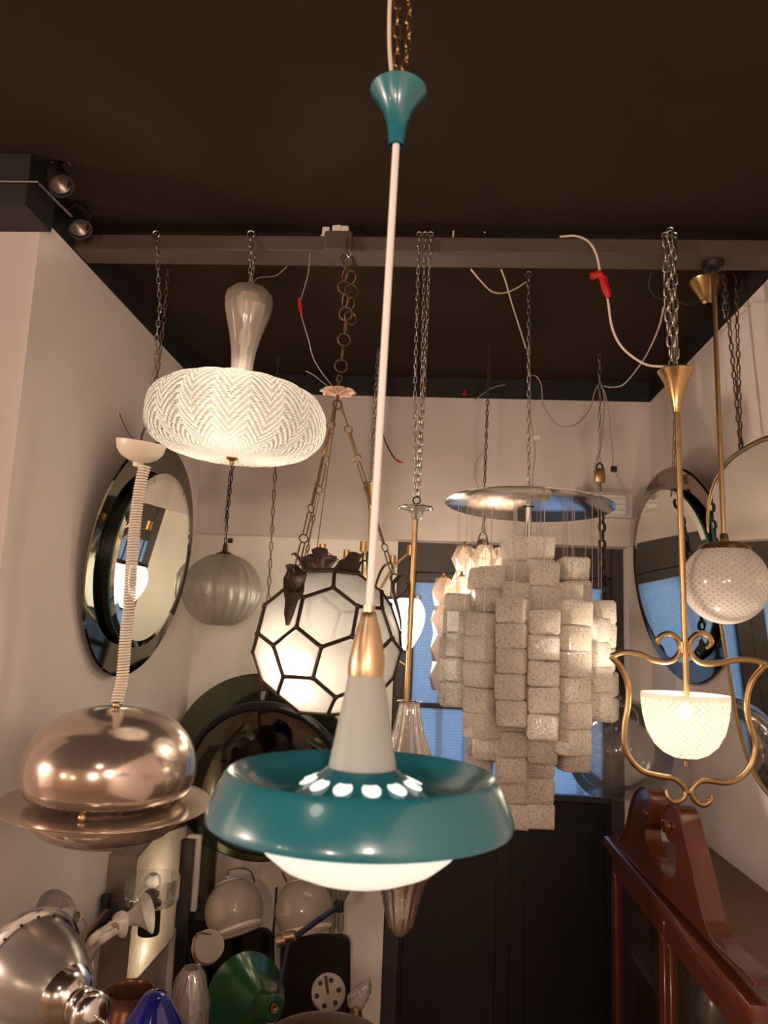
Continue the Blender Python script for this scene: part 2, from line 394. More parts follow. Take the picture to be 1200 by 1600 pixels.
# ================================================================ the room
XL, XR, YB, YL = -1.20, 1.07, 3.80, 3.90
zw, zc, zl = ZC+1.185, ZC+1.29, ZC+.45      # top of the light paint, ceiling, ledge of the back wall
XD0, XD1 = -.172, .965                       # door opening
struct('floor', box(-7.2, 1.3, -3.2, 4.2, -.1, 0), M_floor)
struct('ceiling', box(-7.2, 1.3, -3.2, 4.2, zc, zc+.1), M_ceil)
struct('wall_left', box(XL-.15, XL, 2.08, 4.1, 0, zw), M_wall)
struct('wall_left_front', box(-7.1, XL-.15, 2.08, 2.23, 0, zw), M_wall)
struct('wall_left_far', box(-7.2, -7.1, -3.1, 2.23, 0, zc), M_wall)
struct('wall_behind', box(-7.1, XR, -3.2, -3.1, 0, zc), M_woodtable)
struct('added_light_blocker', box(-2.32, -2.2, 1.62, 2.08, 0, zc), M_wall)  # added out of view: blocks the far left lamp from the front wall
struct('wall_right', box(XR, XR+.15, -3.1, 4.1, 0, zw), M_wall)
struct('wall_back', box(XL, XR, YB, 4.1, zl, zw), M_wall)
struct('wall_back_lower', box(XL, XD0, YL, 4.1, 0, zl), M_wall2)
struct('wall_back_jamb', box(XD1, XR, YB+.02, 4.1, 0, zl), M_wall2)
struct('trim_1', box(XL-.15, XL, 2.08, 4.1, zw, zc), M_band, label='black painted band above the left wall')
struct('trim_2', box(XL, XR, YB, 4.1, zw, zc), M_band, label='black painted band above the back wall')
struct('trim_3', box(XR, XR+.15, -3.1, 4.1, zw, zc), M_band, label='black painted band above the right wall')
struct('trim_4', box(-7.1, XL-.15, 2.08, 2.23, zw, zc), M_band, label='black painted band above the front left wall')
struct('trim_5', box(-7.1, -1.165, 1.93, 2.08, ZC+1.135, zc), M_paint_dk, label='dark bulkhead box under the ceiling')
# the beam that carries the lamps: a box section with a shallow recess between two flanges
BY0, BY1, BZ0, BZ1 = 2.285, 2.39, ZC+1.19, ZC+1.243
struct('trim_6', box(XL-.01, XR+.01, BY0, BY1, BZ0, BZ1, .004), M_beam, label='grey brown painted steel beam across the room')

# ---- glazed double door
def door_leaf(name, x0, x1, bars):
    zb, zt = ZC-.79, ZC+.30
    yf = 3.955
    fr = .075
    d = obj(name, box(x0+.002, x1-.002, yf, yf+.05, .01, zb, .003), M_black); d['kind'] = 'structure'
    d['label'] = 'black door leaf with frosted glass above'
    for a, b, c, e in ((x0+.002, x0+fr, zb, zt), (x1-fr, x1-.002, zb, zt), (x0+fr, x1-fr, zt-.05, zt), (x0+fr, x1-fr, zb, zb+.03)):
        obj('door_frame', box(a, b, yf-.006, yf+.045, c, e, .003), M_frame, d)
    obj('panel', box(x0+.07, x1-.07, yf-.008, yf+.01, ZC-1.9, zb-.09, .004), M_black, d)
    zm = ZC-.365
    for a, b in ((zb+.03, zm-.012), (zm+.012, zt-.05)):
        obj('pane', box(x0+fr, x1-fr, yf+.012, yf+.018, a, b), G_pane, d)
    obj('glazing_bar', box(x0+fr, x1-fr, yf-.002, yf+.03, zm-.012, zm+.012, .003), M_frame, d)
    for xb in bars:
        obj('window_bar', box(xb-.017, xb+.017, yf+.07, yf+.085, zb, zt), M_frame, d)
    return d
xm = .43
door_leaf('door_1', XD0+.02, xm, (.065, .20))
door_leaf('door_2', xm-.006, XD1-.02, (.55, .775))
g = [box(XD0, XD0+.075, 3.925, 4.02, 0, ZC+.452, .004), box(XD1-.06, XD1, 3.925, 4.02, 0, ZC+.452, .004), box(XD0+.075, XD1-.06, 3.925, 4.02, ZC+.30, ZC+.452, .004)]
fr = struct('trim_7', g[0], M_frame, label='dark brown door frame'); struct('door_frame', g[1], M_frame, fr); struct('door_frame', g[2], M_frame, fr)

# ================================================================ hanging lamps, front to back
# ---- teal pendant
def teal_pendant():
    a = P(566, 1203, 1.09); x, y = a.x, a.y; k = mpp(a)
    z0 = a.z
    t = thing('pendant_lamp', 'teal enamelled dish pendant with frosted glass cone and white opal bowl', 'pendant lamp', (x, y, z0-.165))
    R = 236*k
    outer = [(.868, 0), (.884, -.002), (.90, -.007), (.925, -.017), (.952, -.029), (.976, -.041), (.992, -.051), (1.0, -.058), (.997, -.063)]
    pr = [(R*r, z0+z) for r, z in outer] + [(R*.968, z0-.062)] + [(R*(r-.025), z0+z-.004) for r, z in reversed(outer[1:-1])]
    inn = [(.84, -.003), (.80, -.012), (.72, -.026), (.62, -.037), (.54, -.040), (.47, -.034), (.38, -.020), (.30, -.008), (.22, .004), (.20, .006)]
    inner = [(R*r, z0+z) for r, z in inn]
    pr = [(R*.21, z0-.003)] + [(R*r, z0+z-.004) for r, z in reversed(inn[:-1])] + pr[::-1][0:0] + [(R*.85, z0-.008)]
    top = inner[::-1] + [(R*r, z0+z) for r, z in outer] + [(R*.98, z0-.062)] + [(R*(r-.03), z0+z-.005) for r, z in reversed(outer[1:-1])] + pr[::-1]
    sh = obj('shade', lathe(top, 96, (x, y)), M_teal, t, sharp=50)
    nh = 12
    for i in range(nh):
        th = 2*PI*(i+.5)/nh; rr = R*.345; zz = z0-.0140
        sl = Vector((math.cos(th)*.8, math.sin(th)*.8, -.33)).normalized(); tt = Vector((-math.sin(th), math.cos(th), 0)); c = Vector((x+rr*math.cos(th), y+rr*math.sin(th), zz+.0012))
        nn = sl.cross(tt); nn = nn if nn.z > 0 else -nn
        pts = [c+sl*.0145*math.cos(q)+tt*.0125*math.sin(q) for q in [2*PI*j/20 for j in range(20)]]
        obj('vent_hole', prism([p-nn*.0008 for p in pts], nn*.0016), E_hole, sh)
    # opal bowl
    rb = .142
    bp = [(1e-4, z0-.140), (.3*rb, z0-.138), (.55*rb, z0-.131), (.75*rb, z0-.119), (.9*rb, z0-.102), (.98*rb, z0-.083), (rb, z0-.066), (.97*rb, z0-.054), (.85*rb, z0-.050), (1e-4, z0-.050)]
    obj('bowl', lathe(bp, 64, (x, y)), G_bowl, t)
    cz0, cz1 = z0+.004, zp(x, y, 1052)
    pr = [(.0465, cz0), (.0245, cz1)]
    obj('glass_cone', lathe(shell(pr, .002), 40, (x, y), closed=True), G_frost, t)
    bz = zp(x, y, 955)
    pr = [(.0255, cz1-.003), (.0262, cz1+.005), (.0255, cz1+.018), (.0225, cz1+.034), (.017, cz1+.060), (.012, bz-.010), (.0108, bz-.003), (.0085, bz-.001), (.0085, bz+.008)]
    obj('brass_cap', lathe(pr, 32, (x, y)), M_copper, t)
    top = P(619, 226, 1.09)
    xt, yt = top.x, top.y
    obj('rod', tube([(x, y, bz), (xt, yt, top.z)], .0055, 14), M_white, t)
    z1 = top.z; r2 = 44*mpp((xt, yt, zp(xt, yt, 142))); zt = zp(xt, yt, 142)
    pr = [(.011, z1-.002), (.0125, z1+.006), (.0135, z1+.018), (.016, z1+.035), (.0225, z1+.056), (.032, zt-.018), (r2, zt), (r2*.97, zt+.002), (r2*.9, zt), (.028, zt-.018)]
    obj('canopy', lathe(pr, 40, (xt, yt)), M_teal, t)
    h = Vector((xt, yt, zt-.01))
    chain(t, [h, h+Vector((-.006, .0, .12)), (xt-.012, yt+.0, zc)], .030, .014, .0022, M_brassold, jit=.1)
    chain(t, [h+Vector((.004, -.004, 0)), h+Vector((.012, 0, .09)), (xt+.012, yt, zc)], .026, .014, .0022, M_brassold, jit=.1, turn=.4)
    obj('cord', tube(smoothpts([h+Vector((-.006, 0, 0)), h+Vector((-.018, 0, .1)), h+Vector((-.02, 0, .25)), (xt-.018, yt, zc)]), .0032, 8), M_cable, t)
    obj('ceiling_hook', tube([(xt+.03*math.cos(q), yt, zc-.016+.016*math.sin(q)*1) for q in [PI*i/8 for i in range(9)]], .003, 6), M_silver, t)
    screw = obj('lamp_bulb', ball((x, y, z0-.09), .025, 16, 10), E_low, t)
teal_pendant()

def hook(parent, p, r=.012, wr=.0022, mat=M_silver):
    p = Vector(p); obj('hook', tube([p+Vector((r*math.cos(q), 0, r*math.sin(q))) for q in [PI*(-.3)+PI*1.5*i/10 for i in range(11)]], wr, 6), mat, parent)
def over_beam(px, Z=None): # where a chain meets the front top of the beam
    d = ray(px, 366); return P(px, 366, BY0-.012)

# ---- leaf glass pendant
def puff():
    Y = 2.27; c = P(369, 657, Y)
    tilt = Quaternion((0, 1, 0), math.radians(2))
    t = thing('pendant_lamp', 'lit puffy white leaf glass pendant with smoky vase neck', 'pendant lamp', c, rot=tilt)
    k = mpp(c); a, b = 137*k, 60*k
    pr = []
    n = 34
    for i in range(n+1):
        q = -PI/2+PI*i/n; r = a*max(abs(math.cos(q)), 1e-4)**.55; z = b*math.copysign(abs(math.sin(q))**.85, math.sin(q))
        if z > 0 and r < .035: break
        pr.append((max(r, .004), z))
    def mod(th, s): return 1+.055*(abs(math.sin(8*th))**.7-.5)*min(1, 4*s*(1-s)+.25)
    obj('shade', lathe(pr, 192, mod=mod), G_puff, t, world=False, sharp=0)
    pr = [(.034, b*.93), (.033, b+.02), (.034, b+.06), (.038, b+.10), (.048, b+.15), (.062, b+.20), (.073, b+.24), (.076, b+.268), (.070, b+.293), (.055, b+.310), (.030, b+.318)]
    obj('neck', lathe(shell(pr, .003), 72, mod=lambda th, s: 1+.02*math.cos(12*th), closed=True), G_neck, t, world=False)
    obj('stem', lathe([(.011, -b), (.011, b+.12), (.018, b+.13), (.018, b+.17), (.011, b+.18), (.011, b+.2)], 16), M_white, t, world=False)
    obj('inner_cup', lathe([(.012, b+.2), (.03, b+.235), (.04, b+.27), (.036, b+.29), (.012, b+.3)], 20), M_ceramic, t, world=False)
    obj('finial', lathe([(1e-4, -b-.026), (.004, -b-.024), (.007, -b-.016), (.006, -b-.012), (.012, -b-.008), (.019, -b-.003), (.019, -b+.003)], 16), M_brassold, t, world=False)
    for i in range(3):
        th = .6+2*PI*i/3; obj('bulb', ball((.135*math.cos(th), .135*math.sin(th), .005), .02, 14, 8), E_bulb, t, world=False)
    tp = wm(t) @ Vector((0, 0, b+.315)); bp = over_beam(392)
    hook(t, bp)
    chain(t, [tp-Vector((0, 0, .04)), bp], .026, .0125, .002, M_silver)
    chain(t, [tp-Vector((.003, 0, .03)), tp+Vector((.008, -.004, .10)), bp+Vector((.002, .0, -.05))], .024, .0125, .002, M_silver, turn=.7)
    obj('cord', tube(smoothpts([tp-Vector((0, 0, .03)), P(400, 436, 2.3), P(430, 431, 2.4), P(449, 416, 2.4)]), .0014, 6), M_greycable, t)
puff()

# ---- bronze flying-saucer pendant on a coiled cord
def saucer():
    Y = 2.19; a = P(168, 1252, Y); k = mpp(a)
    rot = Quaternion((0, 1, 0), math.radians(1.5)) @ Quaternion((1, 0, 0), math.radians(3))
    t = thing('pendant_lamp', 'rose bronze dome pendant with flat brim on a coiled cream cord', 'pendant lamp', a, rot=rot)
    R = 160*k
    D = 132*k
    pr = [(D*.5, .024), (D*.88, .026), (D*.945, .036), (D*.98, .052), (D*.998, .076), (D, .094), (D*.985, .125), (D*.94, .156), (D*.86, .187), (D*.75, .212), (D*.6, .233), (D*.42, .247), (D*.22, .255), (D*.05, .257), (1e-4, .257)]
    obj('dome', lathe(pr, 96), M_bronze, t, world=False, sharp=60)
    obj('brim', lathe([(D*.5, .004), (R*.98, .004), (R, .002), (R, 0), (R*.98, -.0015), (D*.5, -.0015)], 96, closed=True), M_bronze, t, world=False)
    pr = [(D*.93, -.004), (D*.92, -.022), (D*.87, -.046), (D*.76, -.070), (D*.60, -.088), (D*.52, -.092), (D*.48, -.086), (D*.48, -.004)]
    obj('lower_dish', lathe(pr, 96), M_bronze, t, world=False)
    for i in range(3):
        th = -PI/2+.1+2*PI*i/3; obj('spacer_ball', ball((D*.86*math.cos(th), D*.86*math.sin(th), .015), .0115, 12, 8), M_copper, t, world=False)
    hole = tomesh('vent_hole', box(-.006, .006, -.0008, .0012, -.002, .002)); hole.materials.append(M_black)
    for i in range(64):
        th = 2*PI*i/64
        m = wm(t) @ Matrix.Translation((D*.938*math.cos(th), D*.938*math.sin(th), .0355)) @ Matrix.Rotation(th+PI/2, 4, 'Z'); inst('vent_hole', hole, m, t)
    obj('top_nut', merge(ball((0, 0, .264), .012, 12, 8), ball((.011, 0, .269), .007, 10, 6)), M_copper, t, world=False)
    tp = wm(t) @ Vector((0, 0, .272))
    top = P(227, 727, Y)
    path = smoothpts([tp, P(191, 1060, Y), P(196, 1000, Y), P(202, 940, Y-.01), P(206, 880, Y), P(213, 800, Y+.005), P(221, 750, Y), top], 12)
    # resample and coil
    ln = [0]
    for i in range(1, len(path)): ln.append(ln[-1]+(path[i]-path[i-1]).length)
    turns, ppt = 84, 10; pts = []
    for i in range(turns*ppt+1):
        s = ln[-1]*i/(turns*ppt); j = 0
        while j < len(ln)-2 and ln[j+1] < s: j += 1
        p = path[j].lerp(path[j+1], (s-ln[j])/max(1e-9, ln[j+1]-ln[j])); d = (path[j+1]-path[j]).normalized()
        u = d.cross(Vector((0, 1, 0))).normalized(); v = d.cross(u); q = 2*PI*i/ppt
        rr = 0.0150
        pts.append(p+(u*math.cos(q)+v*math.sin(q))*rr)
    obj('coiled_cord', tube(pts, .0036, 6), M_cream, t, sharp=0)
    # ceiling cup
    cup = P(220, 698, Y); mt = axis_mtx(cup, (.12, -.12, 1)); r = 38*mpp(cup)
    pr = [(.006, -.062), (.014, -.060), (.016, -.048), (r*.45, -.043), (r*.72, -.033), (r*.92, -.015), (r, .008), (r, .014), (r*.96, .014), (r*.88, -.012), (.01, -.036)]
    obj('ceiling_cup', xf(lathe(pr, 48), mt), M_cream, t)
    bp = over_beam(244)
    obj('cord', tube(smoothpts([cup, P(200, 676, Y), P(190, 655, Y), P(187, 645, Y)]), .0016, 6), M_darkcable, t)
    obj('cup_hook', tube(smoothpts([cup+Vector((0, 0, -.01)), cup+Vector((.0, 0, .03)), P(226, 668, Y)]), .003, 6), M_iron, t)
    hook(t, bp)
    up = P(231, 676, Y)
    chain(t, [up, P(236, 610, 2.22), P(250, 480, 2.25), bp], .030, .014, .0022, M_silver)
    chain(t, [P(233, 672, Y+.01), P(245, 590, 2.30), P(256, 500, 2.28), P(262, 420, BY0+.02)], .030, .014, .0022, M_rust, turn=.5)
saucer()

# ---- polyhedral lantern
def ico_data():
    ph = (1+5**.5)/2; pts = set()
    for base in ((0, 1, 3*ph), (1, 2+ph, 2*ph), (ph, 2, 2*ph+1)):
        for sx in (1, -1):
            for sy in (1, -1):
                for sz in (1, -1):
                    a, b, c = (round(base[0]*sx, 6)+0.0, round(base[1]*sy, 6)+0.0, round(base[2]*sz, 6)+0.0)
                    pts |= {(a, b, c), (b, c, a), (c, a, b)}
    V = [Vector(p) for p in sorted(pts)]; r = V[0].length; e = 2.0
    adj = [[j for j in range(60) if j != i and abs((V[i]-V[j]).length-e) < .01] for i in range(60)]
    faces = {}
    def dfs(path, n):
        if len(path) == n:
            if path[0] in adj[path[-1]]: faces.setdefault(frozenset(path), list(path))
            return
        for q in adj[path[-1]]:
            if q not in path: dfs(path+[q], n)
    for i in range(60): dfs([i], 5)
    for i in range(60): dfs([i], 6)
    edges = {tuple(sorted((i, j))) for i in range(60) for j in adj[i]}
    return [v/r for v in V], list(faces.values()), sorted(edges)
def lantern():
    Wm = Matrix(((.09, .26, -.961), (.367, .889, .275), (.926, -.377, -.015)))
    V, faces, edges = ico_data()
    c = P(512, 1003, 2.3); R = .2195
    t = thing('lantern', 'faceted football lantern of frosted panes in dark leading with leafy crown', 'lantern', c-Vector((0, 0, R*.92)))
    q = [c+(Wm @ v)*R for v in V]
    for f in faces:
        pts = [q[i] for i in f]; m = sum(pts, Vector())/len(pts); nn = (m-c).normalized()
        if nn.z > .9: top = pts; continue
        a = (pts[1]-pts[0]).cross(pts[2]-pts[1])
        if a.dot(nn) < 0: pts = pts[::-1]
        ins = [m+(p-m)*.985 for p in pts]
        obj('pane', prism(ins, -nn*.003), G_panel, t, sharp=20)
    for i, j in edges: obj('leading_bar', bar(q[i], q[j], .0058, 6), M_lead, t)
    jm = tomesh('leading_joint', ball((0, 0, 0), .0085, 8, 5), 0); jm.materials.append(M_lead)
    for p in q: inst('leading_joint', jm, Matrix.Translation(p), t)
    obj('bulb', ball(c+Vector((-.055, -.075, -.055)), .024, 16, 10), E_lantern, t)
    obj('bulb_holder', bar(c+Vector((-.055, -.075, -.03)), c+Vector((-.05, -.06, .17)), .008, 8), M_brassold, t)
    tm = sum(top, Vector())/6
    top = sorted(top, key=lambda p: math.atan2(p.y-tm.y, p.x-tm.x))
    obj('crown_ring', tube([tm+(p-tm)*1.02+Vector((0, 0, .004)) for p in top], .008, 6, True), M_lead, t)
    # crown ornaments: one over each side of the top opening
    for i in range(6):
        a, b = top[i], top[(i+1) % 6]; m = (a+b)/2; o = (m-tm).normalized(); s = (b-a).normalized(); zv = Vector((0, 0, 1))
        if i % 2 == 0:
            for sd, h, wd in ((0, .068, .02), (-1, .045, .016), (1, .045, .016)):
                base = m+s*(sd*.012); pth = [base, base+zv*h*.35+s*sd*.012, base+zv*h*.7+s*sd*.02+o*.004, base+zv*h*.95+s*sd*.024+o*.014, base+zv*h+s*sd*.02+o*.024]
                obj('crown_leaf', leaf(pth, [wd*.5, wd*.7, wd*1.15, wd, wd*.45], s, .003, 1), M_lead, t)
        else:
            pth = [m, m+zv*.018+o*.006, m+zv*.04+o*.018, m+zv*.058+o*.034, m+zv*.055+o*.046]
            obj('crown_leaf', leaf(pth, [.028, .030, .024, .014, .006], s, .003, 1), M_lead, t)
    # three acanthus brackets and their chains
    phi0 = math.atan2(-.185, -.080)
    hub = P(528, 618, 2.3)
    for i in range(3):
        ph = phi0+2*PI*i/3; o = Vector((math.cos(ph), math.sin(ph), 0)); s = Vector((-math.sin(ph), math.cos(ph), 0))
        def at(r, z): return c+o*(r*R)+Vector((0, 0, z*R))
        pth = [at(.985, .20), at(.97, .34), at(.93, .50), at(.89, .62), at(.86, .74), at(.86, .84), at(.92, .92), at(1.0, .95), at(1.05, .90)]
        obj('acanthus_bracket', leaf(pth, [.005, .012, .020, .026, .029, .027, .021, .014, .007], s, .003, 1), M_lead, t)
        obj('bracket_curl', leaf([at(.9, .62), at(1.0, .68), at(1.06, .78), at(1.03, .86)], [.012, .015, .011, .004], s, .003, 1), M_lead, t)
        p0 = at(.87, .90); p1 = hub+o*.012+Vector((0, 0, -.035)); d = p1-p0; nn = d.normalized(); Lt = d.length
        obj('ring', tube([p0+s*0+Vector((0, 0, 0))+(o*math.cos(q_)+Vector((0, 0, 1))*math.sin(q_))*.013 for q_ in [2*PI*j/14 for j in range(14)]], .0026, 6, True), M_rust, t)
        pos = .012; j = 0; seq = [(.078, .017), (.030, .030)]
        while pos < Lt-.02:
            ln, wd = seq[j % 2]; 
            if j % 2 == 0 and pos > Lt*.55: wd = .011
            ln = min(ln, Lt-pos+.004)
            me = link_mesh(ln, min(wd, ln), .0024, M_rust if pos < Lt*.55 else M_brassold)
            mt = axis_mtx(p0+nn*(pos+ln/2-.002), nn) @ Matrix.Rotation(.35*j+.5*i, 4, 'Z')
            inst('chain_link', me, mt, t); pos += ln-.006; j += 1
    obj('cord', tube([c+Vector((-.05, -.05, .15)), hub], .0016, 6), M_rust, t)
    obj('hub_ring', tube([hub+Vector((.013*math.cos(q_), 0, -.03+.015*math.sin(q_))) for q_ in [2*PI*j/14 for j in range(14)]], .003, 6, True), M_rust, t)
    obj('hub_stem', bar(hub+Vector((0, 0, -.02)), hub+Vector((0, 0, .05)), .005, 8), M_rust, t)
    for i in range(8):
        ph = 2*PI*i/8+.2; o = Vector((math.cos(ph), math.sin(ph), 0)); s = Vector((-math.sin(ph), math.cos(ph), 0)); b0 = hub+Vector((0, 0, .002))
        pth = [b0+o*.004, b0+o*.022+Vector((0, 0, .004)), b0+o*.038+Vector((0, 0, .010)), b0+o*.050+Vector((0, 0, .012)), b0+o*.058+Vector((0, 0, .009))]
        obj('petal', leaf(pth, [.006, .013, .016, .013, .004], s, .002, 1), M_pink, t)
    # upper ring chain to the beam
    bp = P(543, 372, BY0-.012)
    obj('beam_clamp', box(bp.x-.075, bp.x+.015, BY0-.012, BY1+.004, BZ1-.052, BZ1+.012, .004), M_beam, t)
    chain(t, [hub+Vector((0, 0, .04)), hub+Vector((.004, 0, .07))], .03, .022, .003, M_rust)
    mid = P(541, 500, 2.29); lo = hub+Vector((.004, 0, .075))
    chain(t, [lo, mid], .046, .046, .0028, M_rust, jit=.3)
    chain(t, [mid, P(538, 440, 2.28), P(543, 398, BY0-.015)], .050, .050, .0034, M_rust, jit=.4)
    chain(t, [mid+Vector((.012, .01, -.01)), P(549, 440, 2.29), P(545, 400, BY0-.015)], .050, .050, .0034, M_rust, jit=.4, turn=.6)
    obj('hook', tube([P(543, 372, BY0-.015), P(542, 385, BY0-.018), P(541, 396, BY0-.02), P(545, 402, BY0-.02), P(549, 396, BY0-.02)], .003, 6), M_silver, t)
lantern()

# ---- brass rod pendant with glass bobeche and fluted glass bell
def bell_pendant():
    Y = 2.28; a = P(650, 800, Y); b = P(636, 1130, Y)
    ax = (a-b).normalized()
    t = thing('pendant_lamp', 'aged brass rod pendant with glass dish on top and fluted clear glass bell', 'pendant lamp', P(633, 1408, Y))
    k = mpp(a)
    obj('rod', bar(P(649, 812, Y), P(630, 1200, Y), .0085, 14), M_brassold, t)
    m = axis_mtx(P(650, 800, Y), ax)
    pr = [(.010, -.024), (.018, -.018), (.021, -.004), (.026, .006), (.038, .012), (.052, .014), (.055, .010), (.050, .016), (.036, .019), (.02, .016), (.012, .0)]
    obj('glass_dish', xf(lathe(pr, 72, mod=lambda th, s: 1+.07*math.sin(10*th)*s), m), G_clear2, t)
    m = axis_mtx(P(640, 1100, Y), ax)
    pr = [(.036, .008), (.030, .004), (.029, -.002), (.034, -.03), (.045, -.08), (.064, -.13), (.084, -.165), (.112, -.195), (.14, -.23), (.155, -.27), (.15, -.32), (.125, -.38), (.09, -.44), (.06, -.50), (.045, -.56), (.035, -.60), (.012, -.625)]
    obj('glass_bell', xf(lathe(shell(pr, .003), 96, mod=lambda th, s: 1+.028*math.sin(16*th), closed=True), m), G_clear2, t)
    bt = P(635, 1396, Y)
    m = axis_mtx(bt, ax)
    obj('glass_finial', xf(lathe([(.012, -.004), (.024, .002), (.031, .014), (.034, .035), (.034, .06), (.02, .075)], 48, mod=lambda th, s: 1+.04*math.sin(12*th)), m), G_clear2, t)
    obj('brass_tip', xf(lathe([(1e-4, -.026), (.004, -.024), (.006, -.016), (.009, -.008), (.013, -.003), (.013, .002)], 16), m), M_brassold, t)
    obj('inner_rod', bar(P(630, 1200, Y), bt, .006, 10), M_brassold, t)
    obj('hook_ring', tube([P(651, 782, Y)+Vector((.011*math.cos(q), 0, .011*math.sin(q))) for q in [2*PI*j/14 for j in range(14)]], .0026, 6, True), M_iron, t)
    obj('hook_stem', bar(P(651, 788, Y), P(650, 812, Y), .004, 8), M_iron, t)
    for i, (tx, ex, off) in enumerate(((655, 648, 0), (673, 655, .012), (664, 652, .02))):
        top = P(tx, 366, BY0-.012+.004*i); low = P(ex, 776, Y+off*.3); mid = P((tx+ex)/2-3+i*2, 600, Y)
        hook(t, top, .008); chain(t, [low, mid, top], .0265, .0125, .0021, M_silver, turn=i*.5)
bell_pendant()

# ---- glass block chandelier under a round chrome plate
def block_chandelier():
    Y = 2.62; c = P(826, 791, Y); k = mpp(c)
    rot = Quaternion((0, 1, 0), math.radians(1.5)) @ Quaternion((1, 0, 0), math.radians(-2))
    t = thing('chandelier', 'tiered chandelier of rough ice glass blocks under a round chrome plate', 'chandelier', c, rot=rot)
    R = 131*k
    obj('plate', lathe([(.02, -.002), (R*.985, -.002), (R, .001), (R, .004), (R*.98, .006), (.02, .012)], 96, closed=True), M_chrome, t, world=False)
    obj('plate_cap', lathe([(.073, .010), (.076, .016), (.088, .036), (.090, .040), (.082, .040), (.02, .034)], 48), M_iron, t, world=False)
    obj('centre_rod', bar((0, 0, -.19), (0, 0, 0), .011, 14), M_chrome, t, world=False)
    bw, bh = .0900, .0765
    meshes = []
    for i in range(5):
        g = box(-bw/2, bw/2, -bw/2, bw/2, -bh/2+.0008, bh/2-.0008, .0065)
        g = ([v+Vector((random.uniform(-.0028, .0028) for _ in range(3))) for v in g[0]], g[1])
        me = tomesh('glass_block', g, 0); me.materials.append(G_block); meshes.append(me)
    cx, cy = c.x, c.y
    rng = random.Random(3)
    def string(r, th, ytop, ybot):
        x, y = cx+r*math.cos(th), cy+r*math.sin(th)
        zt = zp(cx, cy, ytop); zb = zp(cx, cy, ybot); n = max(1, round((zt-zb)/bh))
        obj('wire', bar((x, y, zt-.015), (x, y, c.z), .0011, 5), M_wire, t)
        for j in range(n):
            z = zt-bh*(j+.5)
            m = Matrix.Translation((x+rng.uniform(-.004, .004), y+rng.uniform(-.004, .004), z)) @ Matrix.Rotation((th+PI/2)*(r > .2)+rng.uniform(-.14, .14), 4, 'Z') @ Matrix.Rotation(rng.uniform(-.03, .03), 4, 'Y')
            inst('glass_block', rng.choice(meshes), m, t)
    for th, a, b in ((-PI/2+.55, 842, 1288), (-PI/2-.75, 845, 1274), (PI/2+.6, 835, 1250), (PI/2-.6, 832, 1250)): string(.064, th, a, b)
    mid = ((885, 1196), (912, 1180), (870, 1196), (905, 1214), (878, 1180), (905, 1196), (940, 1180), (890, 1214), (890, 1180), (915, 1196))
    for i, (a, b) in enumerate(mid):
        string(.152, -PI/2+2*PI*(i+.35)/10, a, b)
    out = ((955, 1120), (940, 1150), (962, 1120), (935, 1118), (962, 1085), (940, 1118), (962, 1120), (935, 1085), (935, 1120), (958, 1118), (962, 1085), (930, 1118), (962, 1120), (958, 1120), (962, 1150), (940, 1118))
    for i, (a, b) in enumerate(out):
        string(.240, -PI/2+2*PI*(i+.2)/16, a, b)
    hk = PZ(826, 424, zc)
    hook(t, hk+Vector((0, 0, -.012)), .012)
    chain(t, [c+Vector((0, 0, .035)), hk+Vector((0, 0, -.01))], .030, .0145, .0023, M_silver)
    obj('cord', tube(smoothpts([c+Vector((.01, 0, .035)), P(833, 740, Y), P(836, 700, Y), P(829, 650, Y), P(828, 585, Y), P(826, 540, Y)]), .002, 6), M_greycable, t)
    q = P(839, 684, Y); obj('cord_connector', box(q.x-.012, q.x+.012, q.y-.006, q.y+.006, q.z-.008, q.z+.008, .002), M_white, t)
block_chandelier()

